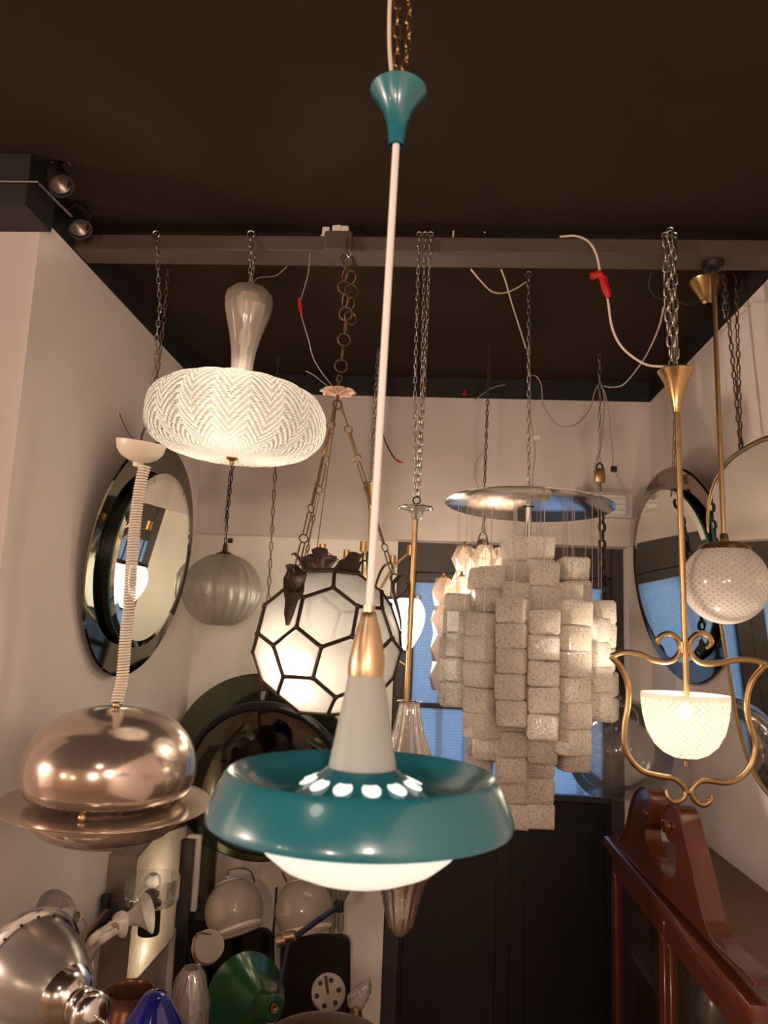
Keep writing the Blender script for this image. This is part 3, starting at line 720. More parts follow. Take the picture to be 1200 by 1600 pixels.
# ---- brass scroll lantern with lace glass bowl
def scroll_lantern():
    Y = 2.28
    def q(pts): return smoothpts([P(900+a/4, 960+b/4, Y) for a, b in pts], 6)
    t = thing('pendant_lamp', 'brass scroll frame pendant holding a lit white lace glass bowl', 'pendant lamp', P(1070, 1258, Y))
    Lp = [(520, 190), (512, 160), (540, 130), (590, 122), (635, 155), (652, 215), (620, 275), (560, 297), (480, 285), (400, 250), (300, 236), (218, 262)]
    Ld = [(218, 262), (280, 330), (322, 430), (326, 550), (302, 700), (305, 830), (360, 930), (430, 985), (540, 1012), (610, 1025), (665, 1065), (687, 1110), (662, 1155), (612, 1172), (575, 1140), (564, 1092)]
    Rp = [(815, 215), (845, 180), (825, 135), (770, 119), (720, 155), (708, 220), (740, 275), (800, 307), (900, 303), (1000, 284), (1100, 285), (1188, 310)]
    Rd = [(1188, 310), (1110, 400), (1073, 500), (1068, 600), (1095, 720), (1122, 820), (1100, 930), (1040, 1010), (960, 1048), (880, 1046), (800, 1036), (748, 1060), (722, 1110), (750, 1168), (800, 1188), (842, 1160), (850, 1125)]
    for pts in (Lp, Ld, Rp, Rd):
        g = q(pts); n = len(g)
        obj('scroll_bar', tube(g, [.0085*(.45+.55*min(1, min(i+1, n-i)/8)) if pts in (Ld, Rd) and i > n/2 or pts in (Lp, Rp) and i < n/2 else .0085 for i in range(n)], 10), M_brassold, t, sharp=0)
    obj('rod', bar(P(1058, 640, Y), P(1073, 1090, Y), .0085, 14), M_brassold, t)
    obj('collar', bar(P(1069, 1003, Y), P(1070, 1020, Y), .015, 16), M_brassold, t)
    obj('scroll_tie', bar(P(1071, 1237, Y), P(1082, 1239, Y), .009, 10), M_brassold, t)
    a = P(1070, 1084, Y); k = mpp(a); c = (a.x, a.y)
    z = lambda py: zp(c[0], c[1], py)
    pr = [(.012, z(1186)), (.032, z(1184)), (.060, z(1177)), (.085, z(1164)), (.105, z(1143)), (.115, z(1120)), (.1195, z(1100)), (.121, z(1084))]
    obj('glass_bowl', lathe(shell(pr, .003), 96, c, closed=True), G_lace, t)
    obj('bulb', ball((c[0], c[1], z(1112)), .020, 14, 10), E_bowl, t)
    obj('finial', lathe([(1e-4, z(1197)), (.008, z(1197)), (.0085, z(1188)), (.011, z(1187)), (.030, z(1184.5)), (.034, z(1182.5))], 20, c), M_brassold, t)
    # conical canopy
    b = P(1057, 640, Y); cc = (b.x, b.y); zz = lambda py: zp(cc[0], cc[1], py)
    pr = [(.0105, zz(645)), (.012, zz(636)), (.019, zz(622)), (.036, zz(596)), (.047, zz(586)), (.054, zz(580)), (.052, zz(578)), (.045, zz(584)), (.02, zz(610))]
    obj('canopy', lathe(pr, 40, cc), M_brass, t)
    for i, dx in enumerate((-4, 3, 0)):
        tp = P(1047+dx*2, 368-8*(i == 2), BY0-.015-.004*i); hook(t, tp, .01, .003)
        chain(t, [P(1054+dx, 582, Y), P(1049+dx*2, 470, Y), tp], .046, .021, .0036, M_silver, turn=i*.6, jit=.35)
    obj('tap_wire', tube(smoothpts([P(1032, 372, 2.3), P(1037, 350, 2.33), P(1046, 346, 2.34), P(1052, 362, 2.34)]), .003, 6), M_darkcable, t)
scroll_lantern()

# ---- lace pattern globe on a thin rod
def lace_globe():
    Y = 2.335; c = P(1133, 911, Y); r = 64.5*mpp(c)
    t = thing('pendant_lamp', 'unlit white lace glass globe on a long thin brass rod', 'pendant lamp', c-Vector((0, 0, r)))
    g = ball((0, 0, 0), r, 96, 40, .99); obj('globe', ([v+c for v in g[0]], g[1], g[2]), G_lace2, t, sharp=0)
    top = c+Vector((0, 0, r*.93))
    obj('globe_cap', lathe([(.075, top.z-.016), (.070, top.z-.004), (.05, top.z+.006), (.014, top.z+.010), (.012, top.z+.03), (.008, top.z+.034)], 32, (top.x, top.y)), M_brassold, t)
    hi = PZ(1109, 455, zc-.02)
    hi = Vector((c.x-.012, c.y+.0, BZ0))
    obj('rod', bar(top, hi, .0075, 12), M_brassold, t)
    obj('ceiling_plate', lathe([(.01, BZ0-.03), (.03, BZ0-.022), (.035, BZ0-.002), (.034, BZ0)], 24, (hi.x, hi.y)), M_iron, t)
lace_globe()
tc = PZ(1106, 440, zc)
t = thing('ceiling_rose', 'empty brass cup fixed to the dark ceiling beside the scroll pendant', 'ceiling rose', tc)
obj('cup', xf(lathe([(.012, -.085), (.020, -.08), (.034, -.055), (.05, -.03), (.066, -.006), (.068, 0), (.06, -.006), (.02, -.06)], 36), axis_mtx(tc+Vector((0, 0, 0)), (0, .0, 1))), M_brass, t)
obj('hook', tube([tc+Vector((.02+.01*math.cos(q), -.05, .0-.015+.012*math.sin(q))) for q in [PI*i/8*1.5 for i in range(9)]], .002, 6), M_silver, t)
t = thing('short_chain', 'short loose steel chain hanging from the ceiling by the right wall', 'chain', PZ(1131, 450, zc))
chain(t, [PZ(1131, 452, zc), P(1132, 496, PZ(1131, 452, zc).y)], .036, .016, .003, M_silver, jit=.1)

# ---- ribbed bubble-glass globe
def rib_globe():
    Y = 3.45; c = P(347, 922, Y); r = 60*mpp(c)
    t = thing('pendant_lamp', 'grey ribbed bubble glass globe pendant hanging unlit on a thin chain', 'pendant lamp', c-Vector((0, 0, r)))
    pr = [(max(.02, r*math.sin(PI*i/30)), c.z-r*.96*math.cos(PI*i/30)) for i in range(3, 31)]
    obj('globe', lathe(pr, 144, (c.x, c.y), mod=lambda th, s: 1+.028*math.cos(22*th)), G_rib, t, sharp=0)
    z = c.z+r*.95
    obj('cap', lathe([(.045, z-.004), (.03, z+.004), (.012, z+.012), (.010, z+.04), (.004, z+.05)], 24, (c.x, c.y)), M_rust, t)
    obj('inner_tube', bar(c+Vector((0, 0, -.05)), c+Vector((0, 0, r*.9)), .02, 12), M_white, t)
    tp = Vector((c.x+.03, c.y, zc))
    chain(t, [(c.x, c.y, z+.045), P(356, 800, Y), tp], .034, .015, .0025, M_iron)
    chain(t, [P(353, 815, Y), P(360, 735, Y)], .030, .015, .0025, M_iron, turn=.6)
    q = P(355, 845, Y); obj('terminal', box(q.x+.004, q.x+.026, q.y-.008, q.y+.008, q.z-.01, q.z+.012, .003), M_black, t)
rib_globe()

# ---- brass arm chandelier with opal eggs
def egg_chandelier():
    Y = 3.38; hubp = P(571, 985, Y); x, y = hubp.x, hubp.y
    t = thing('chandelier', 'brass arm chandelier with lit opal glass egg shades on a black stem', 'chandelier', Vector((x, y, zp(x, y, 1045))))
    z = lambda py: zp(x, y, py)
    obj('canopy', lathe([(.012, z(795)), (.016, z(785)), (.028, z(768)), (.042, z(756)), (.040, z(755)), (.01, z(785))], 32, (x, y)), M_brass, t)
    obj('upper_rod', bar((x, y, z(868)), (x, y, z(790)), .007, 10), M_brass, t)
    obj('black_stem', bar((x, y, z(1030)), (x, y, z(862)), .012, 14), M_black, t)
    k = mpp(hubp)
    for i, (ang, zt) in enumerate(((-12, 859), (62, 868), (125, 862), (192, 862), (268, 862))):
        th = math.radians(ang); o = Vector((math.cos(th), math.sin(th), 0)); r = .188 if i == 0 else .205
        top = Vector((x, y, z(zt)))+o*r
        pts = smoothpts([Vector((x, y, z(1040)))-o*.19, Vector((x, y, z(1010)))-o*.06, Vector((x, y, z(985)))+o*.015, Vector((x, y, z(930)))+o*.05, Vector((x, y, z(886)))+o*.115, top+Vector((0, 0, -.004))], 8)
        am = obj('arm', tube(pts, .0062, 8), M_brass, t, sharp=0)
        obj('arm_cap', bar(top+Vector((0, 0, -.022)), top+Vector((0, 0, .022)), .015, 14), M_brass, am)
        ze = z(930)
        obj('drop_rod', bar(Vector((top.x, top.y, ze)), top, .004, 8), M_black, t)
        disc = obj('perforated_disc', lathe([(.055, ze-.010), (.055, ze+.004), (.05, ze+.006), (.004, ze+.006)], 40, (top.x, top.y)), M_black, t)
        H = .225; pr = []
        for j in range(25):
            q = j/24; zz = ze-.008-H*q; rr = .0735*max(.1, math.sin(PI*(.16+.80*q**.80)))**.85
            pr.append((max(rr, .012), zz))
        obj('egg_shade', lathe(pr[::-1], 48, (top.x, top.y)), G_opal, t, sharp=0)
        obj('egg_tip', lathe([(.010, ze-H-.018), (.018, ze-H-.012), (.018, ze-H-.004)], 16, (top.x, top.y)), M_black, t)
    for i, dx in enumerate((-.008, .008, .0)):
        chain(t, [Vector((x+dx, y+.01*i, z(765))), Vector((x+dx*1.2, y, z(680))), Vector((x+.004+dx*.3, y, zc))], .031, .015, .0024, M_silver, turn=i*.7)
egg_chandelier()

# ---- faceted glass cluster
def facet_lamp():
    Y = 3.28; c = P(752, 960, Y); x, y = c.x, c.y
    t = thing('chandelier', 'lit cluster of long faceted pink glass drops behind the block chandelier', 'chandelier', Vector((x, y, zp(x, y, 1085))))
    z = lambda py: zp(x, y, py)
    def piece(r, th, ytop, n, hs):
        V = []; Fc = []; cx, cy = x+r*math.cos(th), y+r*math.sin(th); z0 = z(ytop)
        rings = []
        zz = z0
        for j in range(2*n+1):
            rings.append((.030 if j == 0 else (.054 if j % 2 else .034), zz)); zz -= hs
        sg = 6
        for i, (rr, h) in enumerate(rings):
            for q in range(sg):
                a = th+2*PI*(q+.5*(i % 2))/sg
                V.append(Vector((cx+rr*math.cos(a), cy+rr*math.sin(a), h)))
        for i in range(len(rings)-1):
            for q in range(sg):
                q2 = (q+1) % sg
                if i % 2: Fc += [(i*sg+q, i*sg+q2, (i+1)*sg+q2), (i*sg+q, (i+1)*sg+q2, (i+1)*sg+q)]
                else: Fc += [(i*sg+q, i*sg+q2, (i+1)*sg+q), (i*sg+q2, (i+1)*sg+q2, (i+1)*sg+q)]
        Fc += [tuple(range(sg)), tuple(range((len(rings)-1)*sg, len(rings)*sg))]
        pc = obj('glass_drop', (V, Fc), G_facet, t, sharp=5)
        obj('brass_screw', merge(bar((cx, cy, z0-.004), (cx, cy, z0+.008), .013, 8), bar((cx, cy, z0+.008), (cx, cy, z0+.022), .006, 8)), M_brassold, pc)
    for i in range(7): piece(.165, math.radians(185+360*i/7), 906, 4, .058)
    for i in range(5): piece(.085, math.radians(200+360*i/5), 856, 4, .052)
    obj('stem', bar((x, y, z(1040)), (x, y, z(862)), .012, 10), M_brassold, t)
    obj('top_cylinder', lathe([(.024, z(872)), (.027, z(868)), (.027, z(848)), (.022, z(844)), (.006, z(842))], 24, (x, y)), M_pewter, t)
    for i in range(3):
        th = math.radians(250+120*i); obj('bulb', ball((x+.05*math.cos(th), y+.05*math.sin(th), z(930)), .022, 12, 8), E_bulb, t)
    q = Vector((x, y, z(843)))
    obj('shackle', tube([q+Vector((.018*math.cos(s), 0, .03*math.sin(s))) for s in [PI*i/10 for i in range(11)]], .004, 6), M_pewter, t)
    chain(t, [q+Vector((0, 0, .025)), q+Vector((.002, 0, .11))], .036, .02, .004, M_silver)
    tp = PZ(759, 588, zc); tp = Vector((x+.012, y, zc))
    chain(t, [q+Vector((0, 0, .10)), tp], .030, .014, .0024, M_rust)
    obj('cord', tube(smoothpts([q+Vector((0, 0, .06)), P(752, 775, Y), P(742, 745, Y), P(745, 720, Y), P(757, 700, Y), P(762, 650, Y)]), .0018, 6), M_greycable, t)
facet_lamp()

# ---- big clear globe on a heavy black chain with padlock
def clear_globe():
    Y = 3.42; c = P(966, 1172, Y); r = 82*mpp(c)
    t = thing('pendant_lamp', 'large clear glass globe hanging from a heavy black chain with brass padlock', 'pendant lamp', c-Vector((0, 0, r)))
    pr = [(max(.045, r*math.sin(PI*i/40)), c.z-r*math.cos(PI*i/40)) for i in range(8, 38)]
    obj('globe', lathe(shell(pr, .003), 80, (c.x, c.y), closed=True), G_clear, t, sharp=0)
    zt = c.z+r*.96
    obj('black_fitting', lathe([(.055, zt-.02), (.06, zt), (.05, zt+.03), (.03, zt+.075), (.022, zt+.10), (.01, zt+.11)], 32, (c.x, c.y)), M_black, t)
    obj('lamp_holder', bar((c.x, c.y, c.z+r*.35), (c.x, c.y, zt), .024, 16), M_black, t)
    a = Vector((c.x, c.y, zt+.10)); b = P(938, 776, Y)
    me = link_mesh(.054, .038, .0072, M_iron)
    chain(t, [a, P(944, 940, Y), P(941, 870, Y), P(940, 800, Y), b], .054, .038, .0072, M_iron, jit=.3)
    pl = P(937, 742, Y)
    lk = obj('padlock', box(pl.x-.022, pl.x+.022, pl.y-.012, pl.y+.012, pl.z-.036, pl.z+.030, .005, 2), M_brassold, t)
    obj('padlock_shackle', tube([pl+Vector((.014*math.cos(s), 0, .028+.026*math.sin(s))) for s in [PI*i/10 for i in range(11)]], .0042, 8), M_iron, lk)
    obj('padlock_tab', bar(pl+Vector((0, 0, -.035)), pl+Vector((0, 0, -.075)), .008, 8), M_pewter, lk)
    tp = Vector((P(937, 600, Y).x, pl.y, zc))
    chain(t, [pl+Vector((0, 0, .045)), tp], .040, .016, .0024, M_silver, jit=.1)
clear_globe()

# ================================================================ mirrors
def round_mirror(name, label, c, nrm, up, rx, ry, frame_mat, inner, proud=.035, edge=M_edge, group=None, gap_mat=M_black):
    n = Vector(nrm).normalized(); u = Vector(up); u = (u-n*u.dot(n)).normalized(); x = u.cross(n)
    m = Matrix((x, u, n)).transposed().to_4x4(); m.translation = Vector(c)
    t = thing(name, label, 'mirror', Vector(c)-u*ry, group)
    def el(pr, sx=1, sy=1, seg=96): 
        g = lathe(pr, seg); return ([m @ Vector((v.x*rx*sx, v.y*ry*sy, v.z)) for v in g[0]], g[1])
    obj('glass_frame', el([(1e-3, 0), (1, 0), (1, .005), (.985, .010), (1e-3, .010)]), frame_mat, t, sharp=15)
    obj('spacer', el([(inner*.99, .010), (inner*.99, proud)]), gap_mat, t)
    obj('glass_edge', el([(inner, proud-.004), (inner*1.004, proud), (inner, proud+.004)]), edge, t)
    obj('bevel', el([(inner, proud+.004), (inner*.93, proud+.0085)]), M_mirror, t)
    obj('mirror_glass', el([(inner*.93, proud+.0085), (1e-3, proud+.0085)]), M_mirror, t)
    return t
a7 = math.radians(7)
y13 = math.radians(9.5); nl = Vector((math.cos(y13)*math.cos(a7), -math.sin(y13)*math.cos(a7), -math.sin(a7)))
round_mirror('oval_mirror', 'upright oval mirror with smoked dark glass frame on the left wall', (-1.10, 2.868, ZC+.234), nl, (0, 0, 1), .360, .449, M_smoke, .74, .04)
t = round_mirror('round_mirror', 'round mirror with bronze glass frame on the right wall', (1.005, 3.20, ZC+.271), (-math.cos(a7)*math.cos(.052), -math.sin(.052)*math.cos(a7), -math.sin(a7)), (0, 0, 1), .525, .437, M_bronzeglass, .80, .03, M_edge)
cm = P(1054, 728, 3.2)
chain(t, [PX(1052, 735, 1.02), Vector((1.045, PX(1052, 735, 1.02).y, zc))], .036, .015, .0024, M_brassold)

# arched brass mirror on the right wall
half = [(0, .615), (.15, .607), (.28, .570), (.36, .505), (.395, .42), (.393, .34), (.345, .1), (.285, -.15), (.235, -.30), (.16, -.395), (.06, -.44)]
ol = half + [(0, -.445)] + [(-a, b) for a, b in reversed(half[1:])]
def am(dy, z, off=0): return Vector((1.039-.05*(z+.45)-off, 2.42+dy, ZC+z))
pts = smoothpts([am(a, b) for a, b in ol], 4, True)
t = thing('arched_mirror', 'arched pear shaped mirror with thin brass frame at the right picture edge', 'mirror', am(0, -.445))
obj('frame', tube(pts, .0095, 8, True), M_brassold, t, sharp=0)
obj('mirror_glass', prism([p-Vector((.003, 0, 0)) for p in pts], (.006, 0, 0)), M_mirror, t, sharp=20)
rg = PX(1191, 706, 1.0)
obj('hanging_ring', tube([am(.06, .625)+Vector((0, .014*math.cos(q), .012+.014*math.sin(q))) for q in [2*PI*j/14 for j in range(14)]], .003, 6, True), M_iron, t)
for i, px in enumerate((1176, 1194)):
    q = PZ(px, 432, zc); chain(t, [am(.06, .64), Vector((1.03-.04*i, q.y-.04, zc))], .032, .016, .0026, M_rust, turn=i*.6)

# big green glass round mirror + black framed mirror on a chain in front
ct = P(405, 1198, 3.76); ta = math.radians(4)
t = thing('round_mirror', 'large round dark green glass mirror leaning on the back wall', 'mirror', ct-Vector((0, 0, .44)))
m = axis_mtx(ct, (0, -math.cos(ta), -math.sin(ta)))
obj('glass_frame', xf(lathe([(.30, -.004), (.438, -.004), (.438, .002), (.43, .007), (.30, .007)], 96, closed=True), m), M_greenglass, t, sharp=15)
obj('mirror_glass', xf(lathe([(.30, .003), (1e-3, .003)], 96), m), M_smoke, t)
cb = P(413, 1219, 3.60); tb = math.radians(17)
t = thing('round_mirror', 'round black framed mirror hanging on a chain before the green glass mirror', 'mirror', cb-Vector((0, 0, .39)))
nb = Vector((.04, -math.cos(tb), -math.sin(tb))); m = axis_mtx(cb, nb)
r = 128*mpp(cb)
obj('frame', xf(lathe([(r*.90, .012), (r*.93, .022), (r*.97, .022), (r, .008), (r, -.012), (r*.88, -.012)], 96, closed=True), m), M_black, t)
obj('mirror_glass', xf(lathe([(r*.91, .006), (r*.8, .014), (r*.5, .018), (1e-3, .020)], 96), m), M_smoke, t)
tp = P(411, 1084, 3.55)
obj('bracket', box(tp.x-.010, tp.x+.010, tp.y-.006, tp.y+.006, tp.z-.03, tp.z+.012, .002), M_pewter, t)
for sd in (-1, 1): chain(t, [tp+Vector((sd*.014, 0, -.01)), tp+Vector((sd*.004, 0, .085))], .034, .014, .0022, M_rust, jit=.1)
chain(t, [tp+Vector((0, 0, .08)), Vector((P(430, 735, 3.55).x, 3.55, P(430, 735, 3.55).z)), Vector((P(431, 600, 3.55).x, 3.55, zc))], .046, .017, .0024, M_rust, jit=.2)

# ================================================================ wall fittings
w0 = P(892, 770, 3.8); w1 = P(985, 812, 3.8)
t = thing('emergency_light', 'pale emergency light box with small green LED on the back wall', 'emergency light', (w0.x, 3.8, w1.z))
obj('housing', box(w0.x, w1.x, 3.745, 3.799, w1.z, w0.z, .006, 2), M_greywhite, t)
obj('diffuser', box(w0.x+.02, w1.x-.035, 3.733, 3.746, w1.z+.015, w0.z-.015, .004), M_white, t)
for i in range(3):
    zz = w1.z+.03+i*.028; obj('rib', box(w0.x+.025, w1.x-.04, 3.729, 3.734, zz, zz+.008), M_greywhite, t)
q = P(931, 803, 3.73); obj('led', ball((q.x, 3.735, q.z), .006, 10, 6), M_led, t)
a, b = PX(1117, 622, XR), PX(1136, 622, XR)
t = thing('cover_plate', 'square blank cover plate painted into the right wall', 'cover plate', (XR, (a.y+b.y)/2, a.z-.06))
obj('plate', box(XR-.004, XR-.0005, b.y, a.y, a.z-.06, a.z+.055, .001), M_wall, t)
for zz in (-.035, .035): obj('screw', ball((XR-.005, (a.y+b.y)/2, a.z+zz), .004, 8, 5), M_greywhite, t)
# spotlights on the dark bulkhead
def spot(px, py, Y, label):
    c = P(px, py, Y)
    t = thing('spotlight', label, 'spotlight', c-Vector((0, 0, .03)))
    m = axis_mtx(c, (.5, -.3, -.8))
    obj('body', xf(lathe([(.012, -.05), (.028, -.045), (.034, .02), (.036, .03), (.03, .03), (.02, .0)], 24), m), M_iron, t)
    obj('reflector', xf(lathe([(.03, .026), (.015, .004), (1e-3, 0)], 20), m), M_pewter, t)
    obj('yoke', tube(smoothpts([c+Vector((-.03, 0, -.02)), c+Vector((-.035, 0, .04)), c+Vector((0, 0, .07)), c+Vector((.035, 0, .04)), c+Vector((.03, 0, -.02))]), .004, 6), M_iron, t)
    obj('mount', bar(c+Vector((0, 0, .065)), Vector((c.x, c.y, zc)), .008, 8), M_iron, t)
spot(92, 282, 1.97, 'black spotlight with pale reflector at the corner of the dark bulkhead')
spot(122, 350, 2.18, 'small black spotlight where the beam meets the left wall')
t = thing('cable_rail', 'thin metal rail along the dark bulkhead under the ceiling', 'rail', P(0, 284, 1.92))
obj('rail', tube([P(-60, 283, 1.92), P(60, 284, 1.92)], .003, 6), M_pewter, t)
obj('rail', tube([P(62, 288, 1.925), P(112, 338, 2.12)], .004, 6), M_pewter, t)
# terminal block on the beam
q = P(528, 345, 2.32)
t = thing('terminal_block', 'white cable terminal block resting on the beam above the lantern', 'connector', (q.x, q.y, BZ1))
for dx, wd, h in ((-.035, .024, .030), (-.006, .018, .036), (.006, .016, .050), (.026, .026, .034)):
    obj('terminal', box(q.x+dx-wd/2, q.x+dx+wd/2, q.y-.018, q.y+.018, BZ1+.012, BZ1+.012+h, .003), M_ceramic, t)
obj('plug', tube([P(548, 347, 2.32), P(562, 349, 2.32), P(577, 354, 2.32)], [.009, .011, .008], 10), M_black, t)
obj('base', box(q.x-.05, q.x+.045, q.y-.02, q.y+.02, BZ1, BZ1+.013), M_greywhite, t)

# ================================================================ loose cables
def cable(label, pts, r, mat, extra=None):
    g = [P(*p) if len(p) == 3 else p for p in pts]
    t = thing('cable', label, 'cable', g[-1])
    obj('wire', tube(smoothpts(g, 6), r, 6), mat, t, sharp=0)
    if extra: extra(t)
    return t
def tape(pts, rs, mat=M_red, name='tape'):
    return lambda t: obj(name, tube([P(*p) for p in pts], rs, 6), mat, t, sharp=30)
cable('ivory cable joined with red tape swooping to the brass cone canopy', [(875, 370, 2.33), (900, 369, 2.3), (920, 378, 2.27), (932, 398, 2.26), (939, 430, 2.26), (949, 465, 2.26), (956, 510, 2.26), (970, 540, 2.26), (992, 560, 2.26), (1015, 571, 2.26), (1048, 573, 2.26)], .0038, M_cable,
      lambda t: (tape([(924, 432, 2.25), (936, 428, 2.25), (943, 436, 2.25), (950, 462, 2.25)], [.012, .013, .012, .008])(t), tape([(938, 432, 2.245), (946, 450, 2.24), (951, 464, 2.24)], [.006, .012, .009])(t)))
cable('ivory cable running from the scroll pendant chain back to the padlock chain', [(1037, 480, 2.5), (1030, 510, 2.7), (1015, 545, 2.9), (1000, 570, 3.1), (975, 600, 3.3), (955, 605, 3.4), (944, 603, 3.42)], .0032, M_cable)
cable('grey cable looping under the back ceiling edge to the padlock chain', [(829, 587, 3.4), (838, 588, 3.42), (846, 603, 3.44), (849, 632, 3.44), (866, 660, 3.44), (884, 667, 3.44), (905, 660, 3.44), (922, 638, 3.44), (930, 610, 3.44), (937, 598, 3.42)], .0030, M_greycable)
cable('grey cable hanging in front of the padlock on the black chain', [(939, 598, 3.42), (944, 625, 3.40), (942, 670, 3.40), (938, 700, 3.39), (930, 725, 3.39), (928, 748, 3.39), (933, 762, 3.39)], .0030, M_greycable)
def conn(px, py, Y, s=.014, mat=M_black): 
    q = P(px, py, Y); return lambda t: obj('connector', box(q.x-s, q.x+s, q.y-.008, q.y+.008, q.z-s, q.z+s, .004), mat, t)
cable('grey cable with black connector hanging right of the padlock', [(940, 600, 3.42), (948, 625, 3.45), (953, 660, 3.47), (957, 705, 3.48), (958, 730, 3.48), (964, 745, 3.48), (970, 758, 3.48), (970, 768, 3.48)], .0028, M_greycable, conn(959, 733, 3.47))
cable('thin wire with red taped end hanging from the beam left of the lantern chain', [(484, 395, 2.29), (482, 425, 2.29), (474, 455, 2.29), (468, 478, 2.29), (473, 500, 2.29), (482, 530, 2.29), (490, 560, 2.29), (505, 585, 2.29), (522, 606, 2.3)], .0017, M_greycable, tape([(467, 466, 2.285), (469, 478, 2.285), (471, 492, 2.285)], [.003, .007, .003]))
cable('pale stray wire end beside the pink leaf rosette', [(478, 580, 2.32), (490, 586, 2.31), (505, 598, 2.3), (518, 607, 2.3)], .0014, M_greycable)
cable('ivory cable arching above the beam right of the white rod', [(708, 371, 2.33), (710, 355, 2.335), (722, 345, 2.34), (738, 344, 2.34), (750, 350, 2.34), (758, 364, 2.34)], .0030, M_cable)
cable('ivory cable sagging under the beam towards the chandelier chain', [(736, 421, 2.40), (752, 440, 2.46), (768, 455, 2.52), (785, 458, 2.56), (804, 452, 2.6), (823, 440, 2.62)], .0030, M_cable)
cable('straight pale cable dropping from the beam to the chandelier chain', [(783, 421, 2.41), (790, 440, 2.46), (800, 475, 2.54), (811, 510, 2.6), (822, 545, 2.61)], .0026, M_cable)
cable('black cord with red bare end hanging behind the white rod', [(596, 672, 3.3), (602, 690, 3.3), (610, 706, 3.3), (618, 718, 3.3)], .0035, M_darkcable, tape([(617, 717, 3.3), (623, 721, 3.3), (630, 723, 3.3)], [.004, .006, .003], M_red, 'bare_end'))
cable('black cord looping beside the scroll pendant chain under the beam', [(1018, 425, 2.40), (1014, 445, 2.42), (1020, 460, 2.42), (1032, 466, 2.4), (1042, 464, 2.35)], .0026, M_darkcable)
cable('black cord running from the scroll pendant chain to the brass ceiling cup', [(1058, 470, 2.45), (1070, 475, 2.5), (1085, 474, 2.55), (1100, 468, 2.6)], .0026, M_darkcable)
cable('pale cable end at the back ceiling edge above the faceted lamp', [(742, 625, 3.796), (755, 615, 3.796), (772, 605, 3.796), (790, 601, 3.796)], .0028, M_greycable)
q = P(726, 617, 3.792); one('red_wire_nut', xf(lathe([(.003, .03), (.010, .012), (.012, 0), (.006, -.004)], 12), Matrix.Translation(q)), M_red, 'small red wire cap at the back ceiling edge', 'wire cap')
q = P(1077, 352, 2.34); one('cable_tie_tab', prism([P(1067, 362, 2.33), P(1072, 352, 2.33), P(1076, 341, 2.33), P(1083, 345, 2.33), P(1085, 362, 2.33)], (0, .012, 0)), M_pink, 'small peach paper tag standing on the beam by the brass pendant', 'tag')

# ================================================================ mahogany cabinet
CX, CY0, CY1, CZ = .715, 1.82, 3.115, ZC-.748
t = thing('display_cabinet', 'mahogany display cabinet with broken swan neck pediment and glass doors', 'cabinet', (CX, (CY0+CY1)/2, 0))
obj('back_panel', box(XR-.025, XR-.006, CY0, CY1, 0, CZ-.02), M_mahog, t)
obj('side_panel', box(CX+.022, XR-.025, CY0, CY0+.022, 0, CZ-.02), M_mahog, t)
obj('side_panel', box(CX+.022, XR-.025, CY1-.022, CY1, 0, CZ-.02), M_mahog, t)
obj('top_board', box(CX-.004, XR-.004, CY0-.012, CY1+.012, CZ-.02, CZ, .002), M_mahtop, t)
obj('cornice', box(CX-.024, CX+.03, CY0-.03, CY1+.03, CZ-.030, CZ+.004, .006, 2), M_mahog, t)
obj('cornice', box(CX-.012, CX+.022, CY0-.02, CY1+.02, CZ-.052, CZ-.030, .004, 2), M_mahog, t)
obj('base', box(CX-.01, XR-.006, CY0, CY1, 0, .9), M_mahog, t)
for zz in (CZ-.36, CZ-.72, CZ-1.05): obj('shelf', box(CX+.04, XR-.025, CY0+.022, CY1-.022, zz, zz+.014), M_mahtop, t)
ys = PX(1037, 1430, CX).y
for (y0, y1) in ((CY0, ys), (ys, CY1)):
    d = obj('door', box(CX, CX+.022, y0+.003, y1-.003, CZ-.115, CZ-.052, .003), M_mahog, t)
    for a, b in ((y0+.003, y0+.055), (y1-.055, y1-.003)): obj('door_stile', box(CX, CX+.022, a, b, .92, CZ-.115, .003), M_mahog, d)
    obj('door_pane', box(CX+.009, CX+.012, y0+.055, y1-.055, .92, CZ-.115), G_dark, d)
fo = [(969, 1314), (980, 1290), (986, 1262), (992, 1242), (1001, 1231), (1011, 1231), (1017, 1241), (1019, 1258), (1016, 1284), (1012, 1288), (1008, 1296), (1010, 1315), (1016, 1333), (1022, 1346), (1036, 1364), (1047, 1371), (1054, 1366), (1057, 1350), (1056, 1330), (1054, 1318), (1045, 1314), (1039, 1300), (1036, 1275), (1041, 1261), (1050, 1256), (1061, 1266), (1071, 1302), (1083, 1350), (1095, 1405), (1106, 1446), (1120, 1473), (1150, 1502), (1179, 1530), (1179, 1541)]
pts = [PX(x, y, CX-.01) for x, y in fo]
pts = smoothpts(pts, 3)
pts += [Vector((CX-.01, pts[0].y+.0, CZ+.002))] if pts[0].z > CZ+.004 else []
pts[-1].z = max(pts[-1].z, CZ+.003)
pts = [Vector((p.x, p.y, max(p.z, CZ+.0035))) for p in pts]
pd = obj('pediment', prism(pts, (.05, 0, 0)), M_mahog, t, sharp=35)
obj('pediment_moulding', tube([p+Vector((-.002, 0, 0)) for p in pts[:28]], .005, 6), M_mahog, pd)
obj('pediment_moulding', tube([p+Vector((-.002, 0, 0)) for p in pts[63:-2]], .005, 6), M_mahog, pd)
for py in ((1046, 1290), (1012, 1270)):
    q = PX(py[0], py[1], CX-.012); obj('scroll_eye', xf(lathe([(1e-3, .012), (.010, .010), (.014, 0)], 16), axis_mtx(q, (-1, 0, 0), (0, 1, 0))), M_mahog, pd)
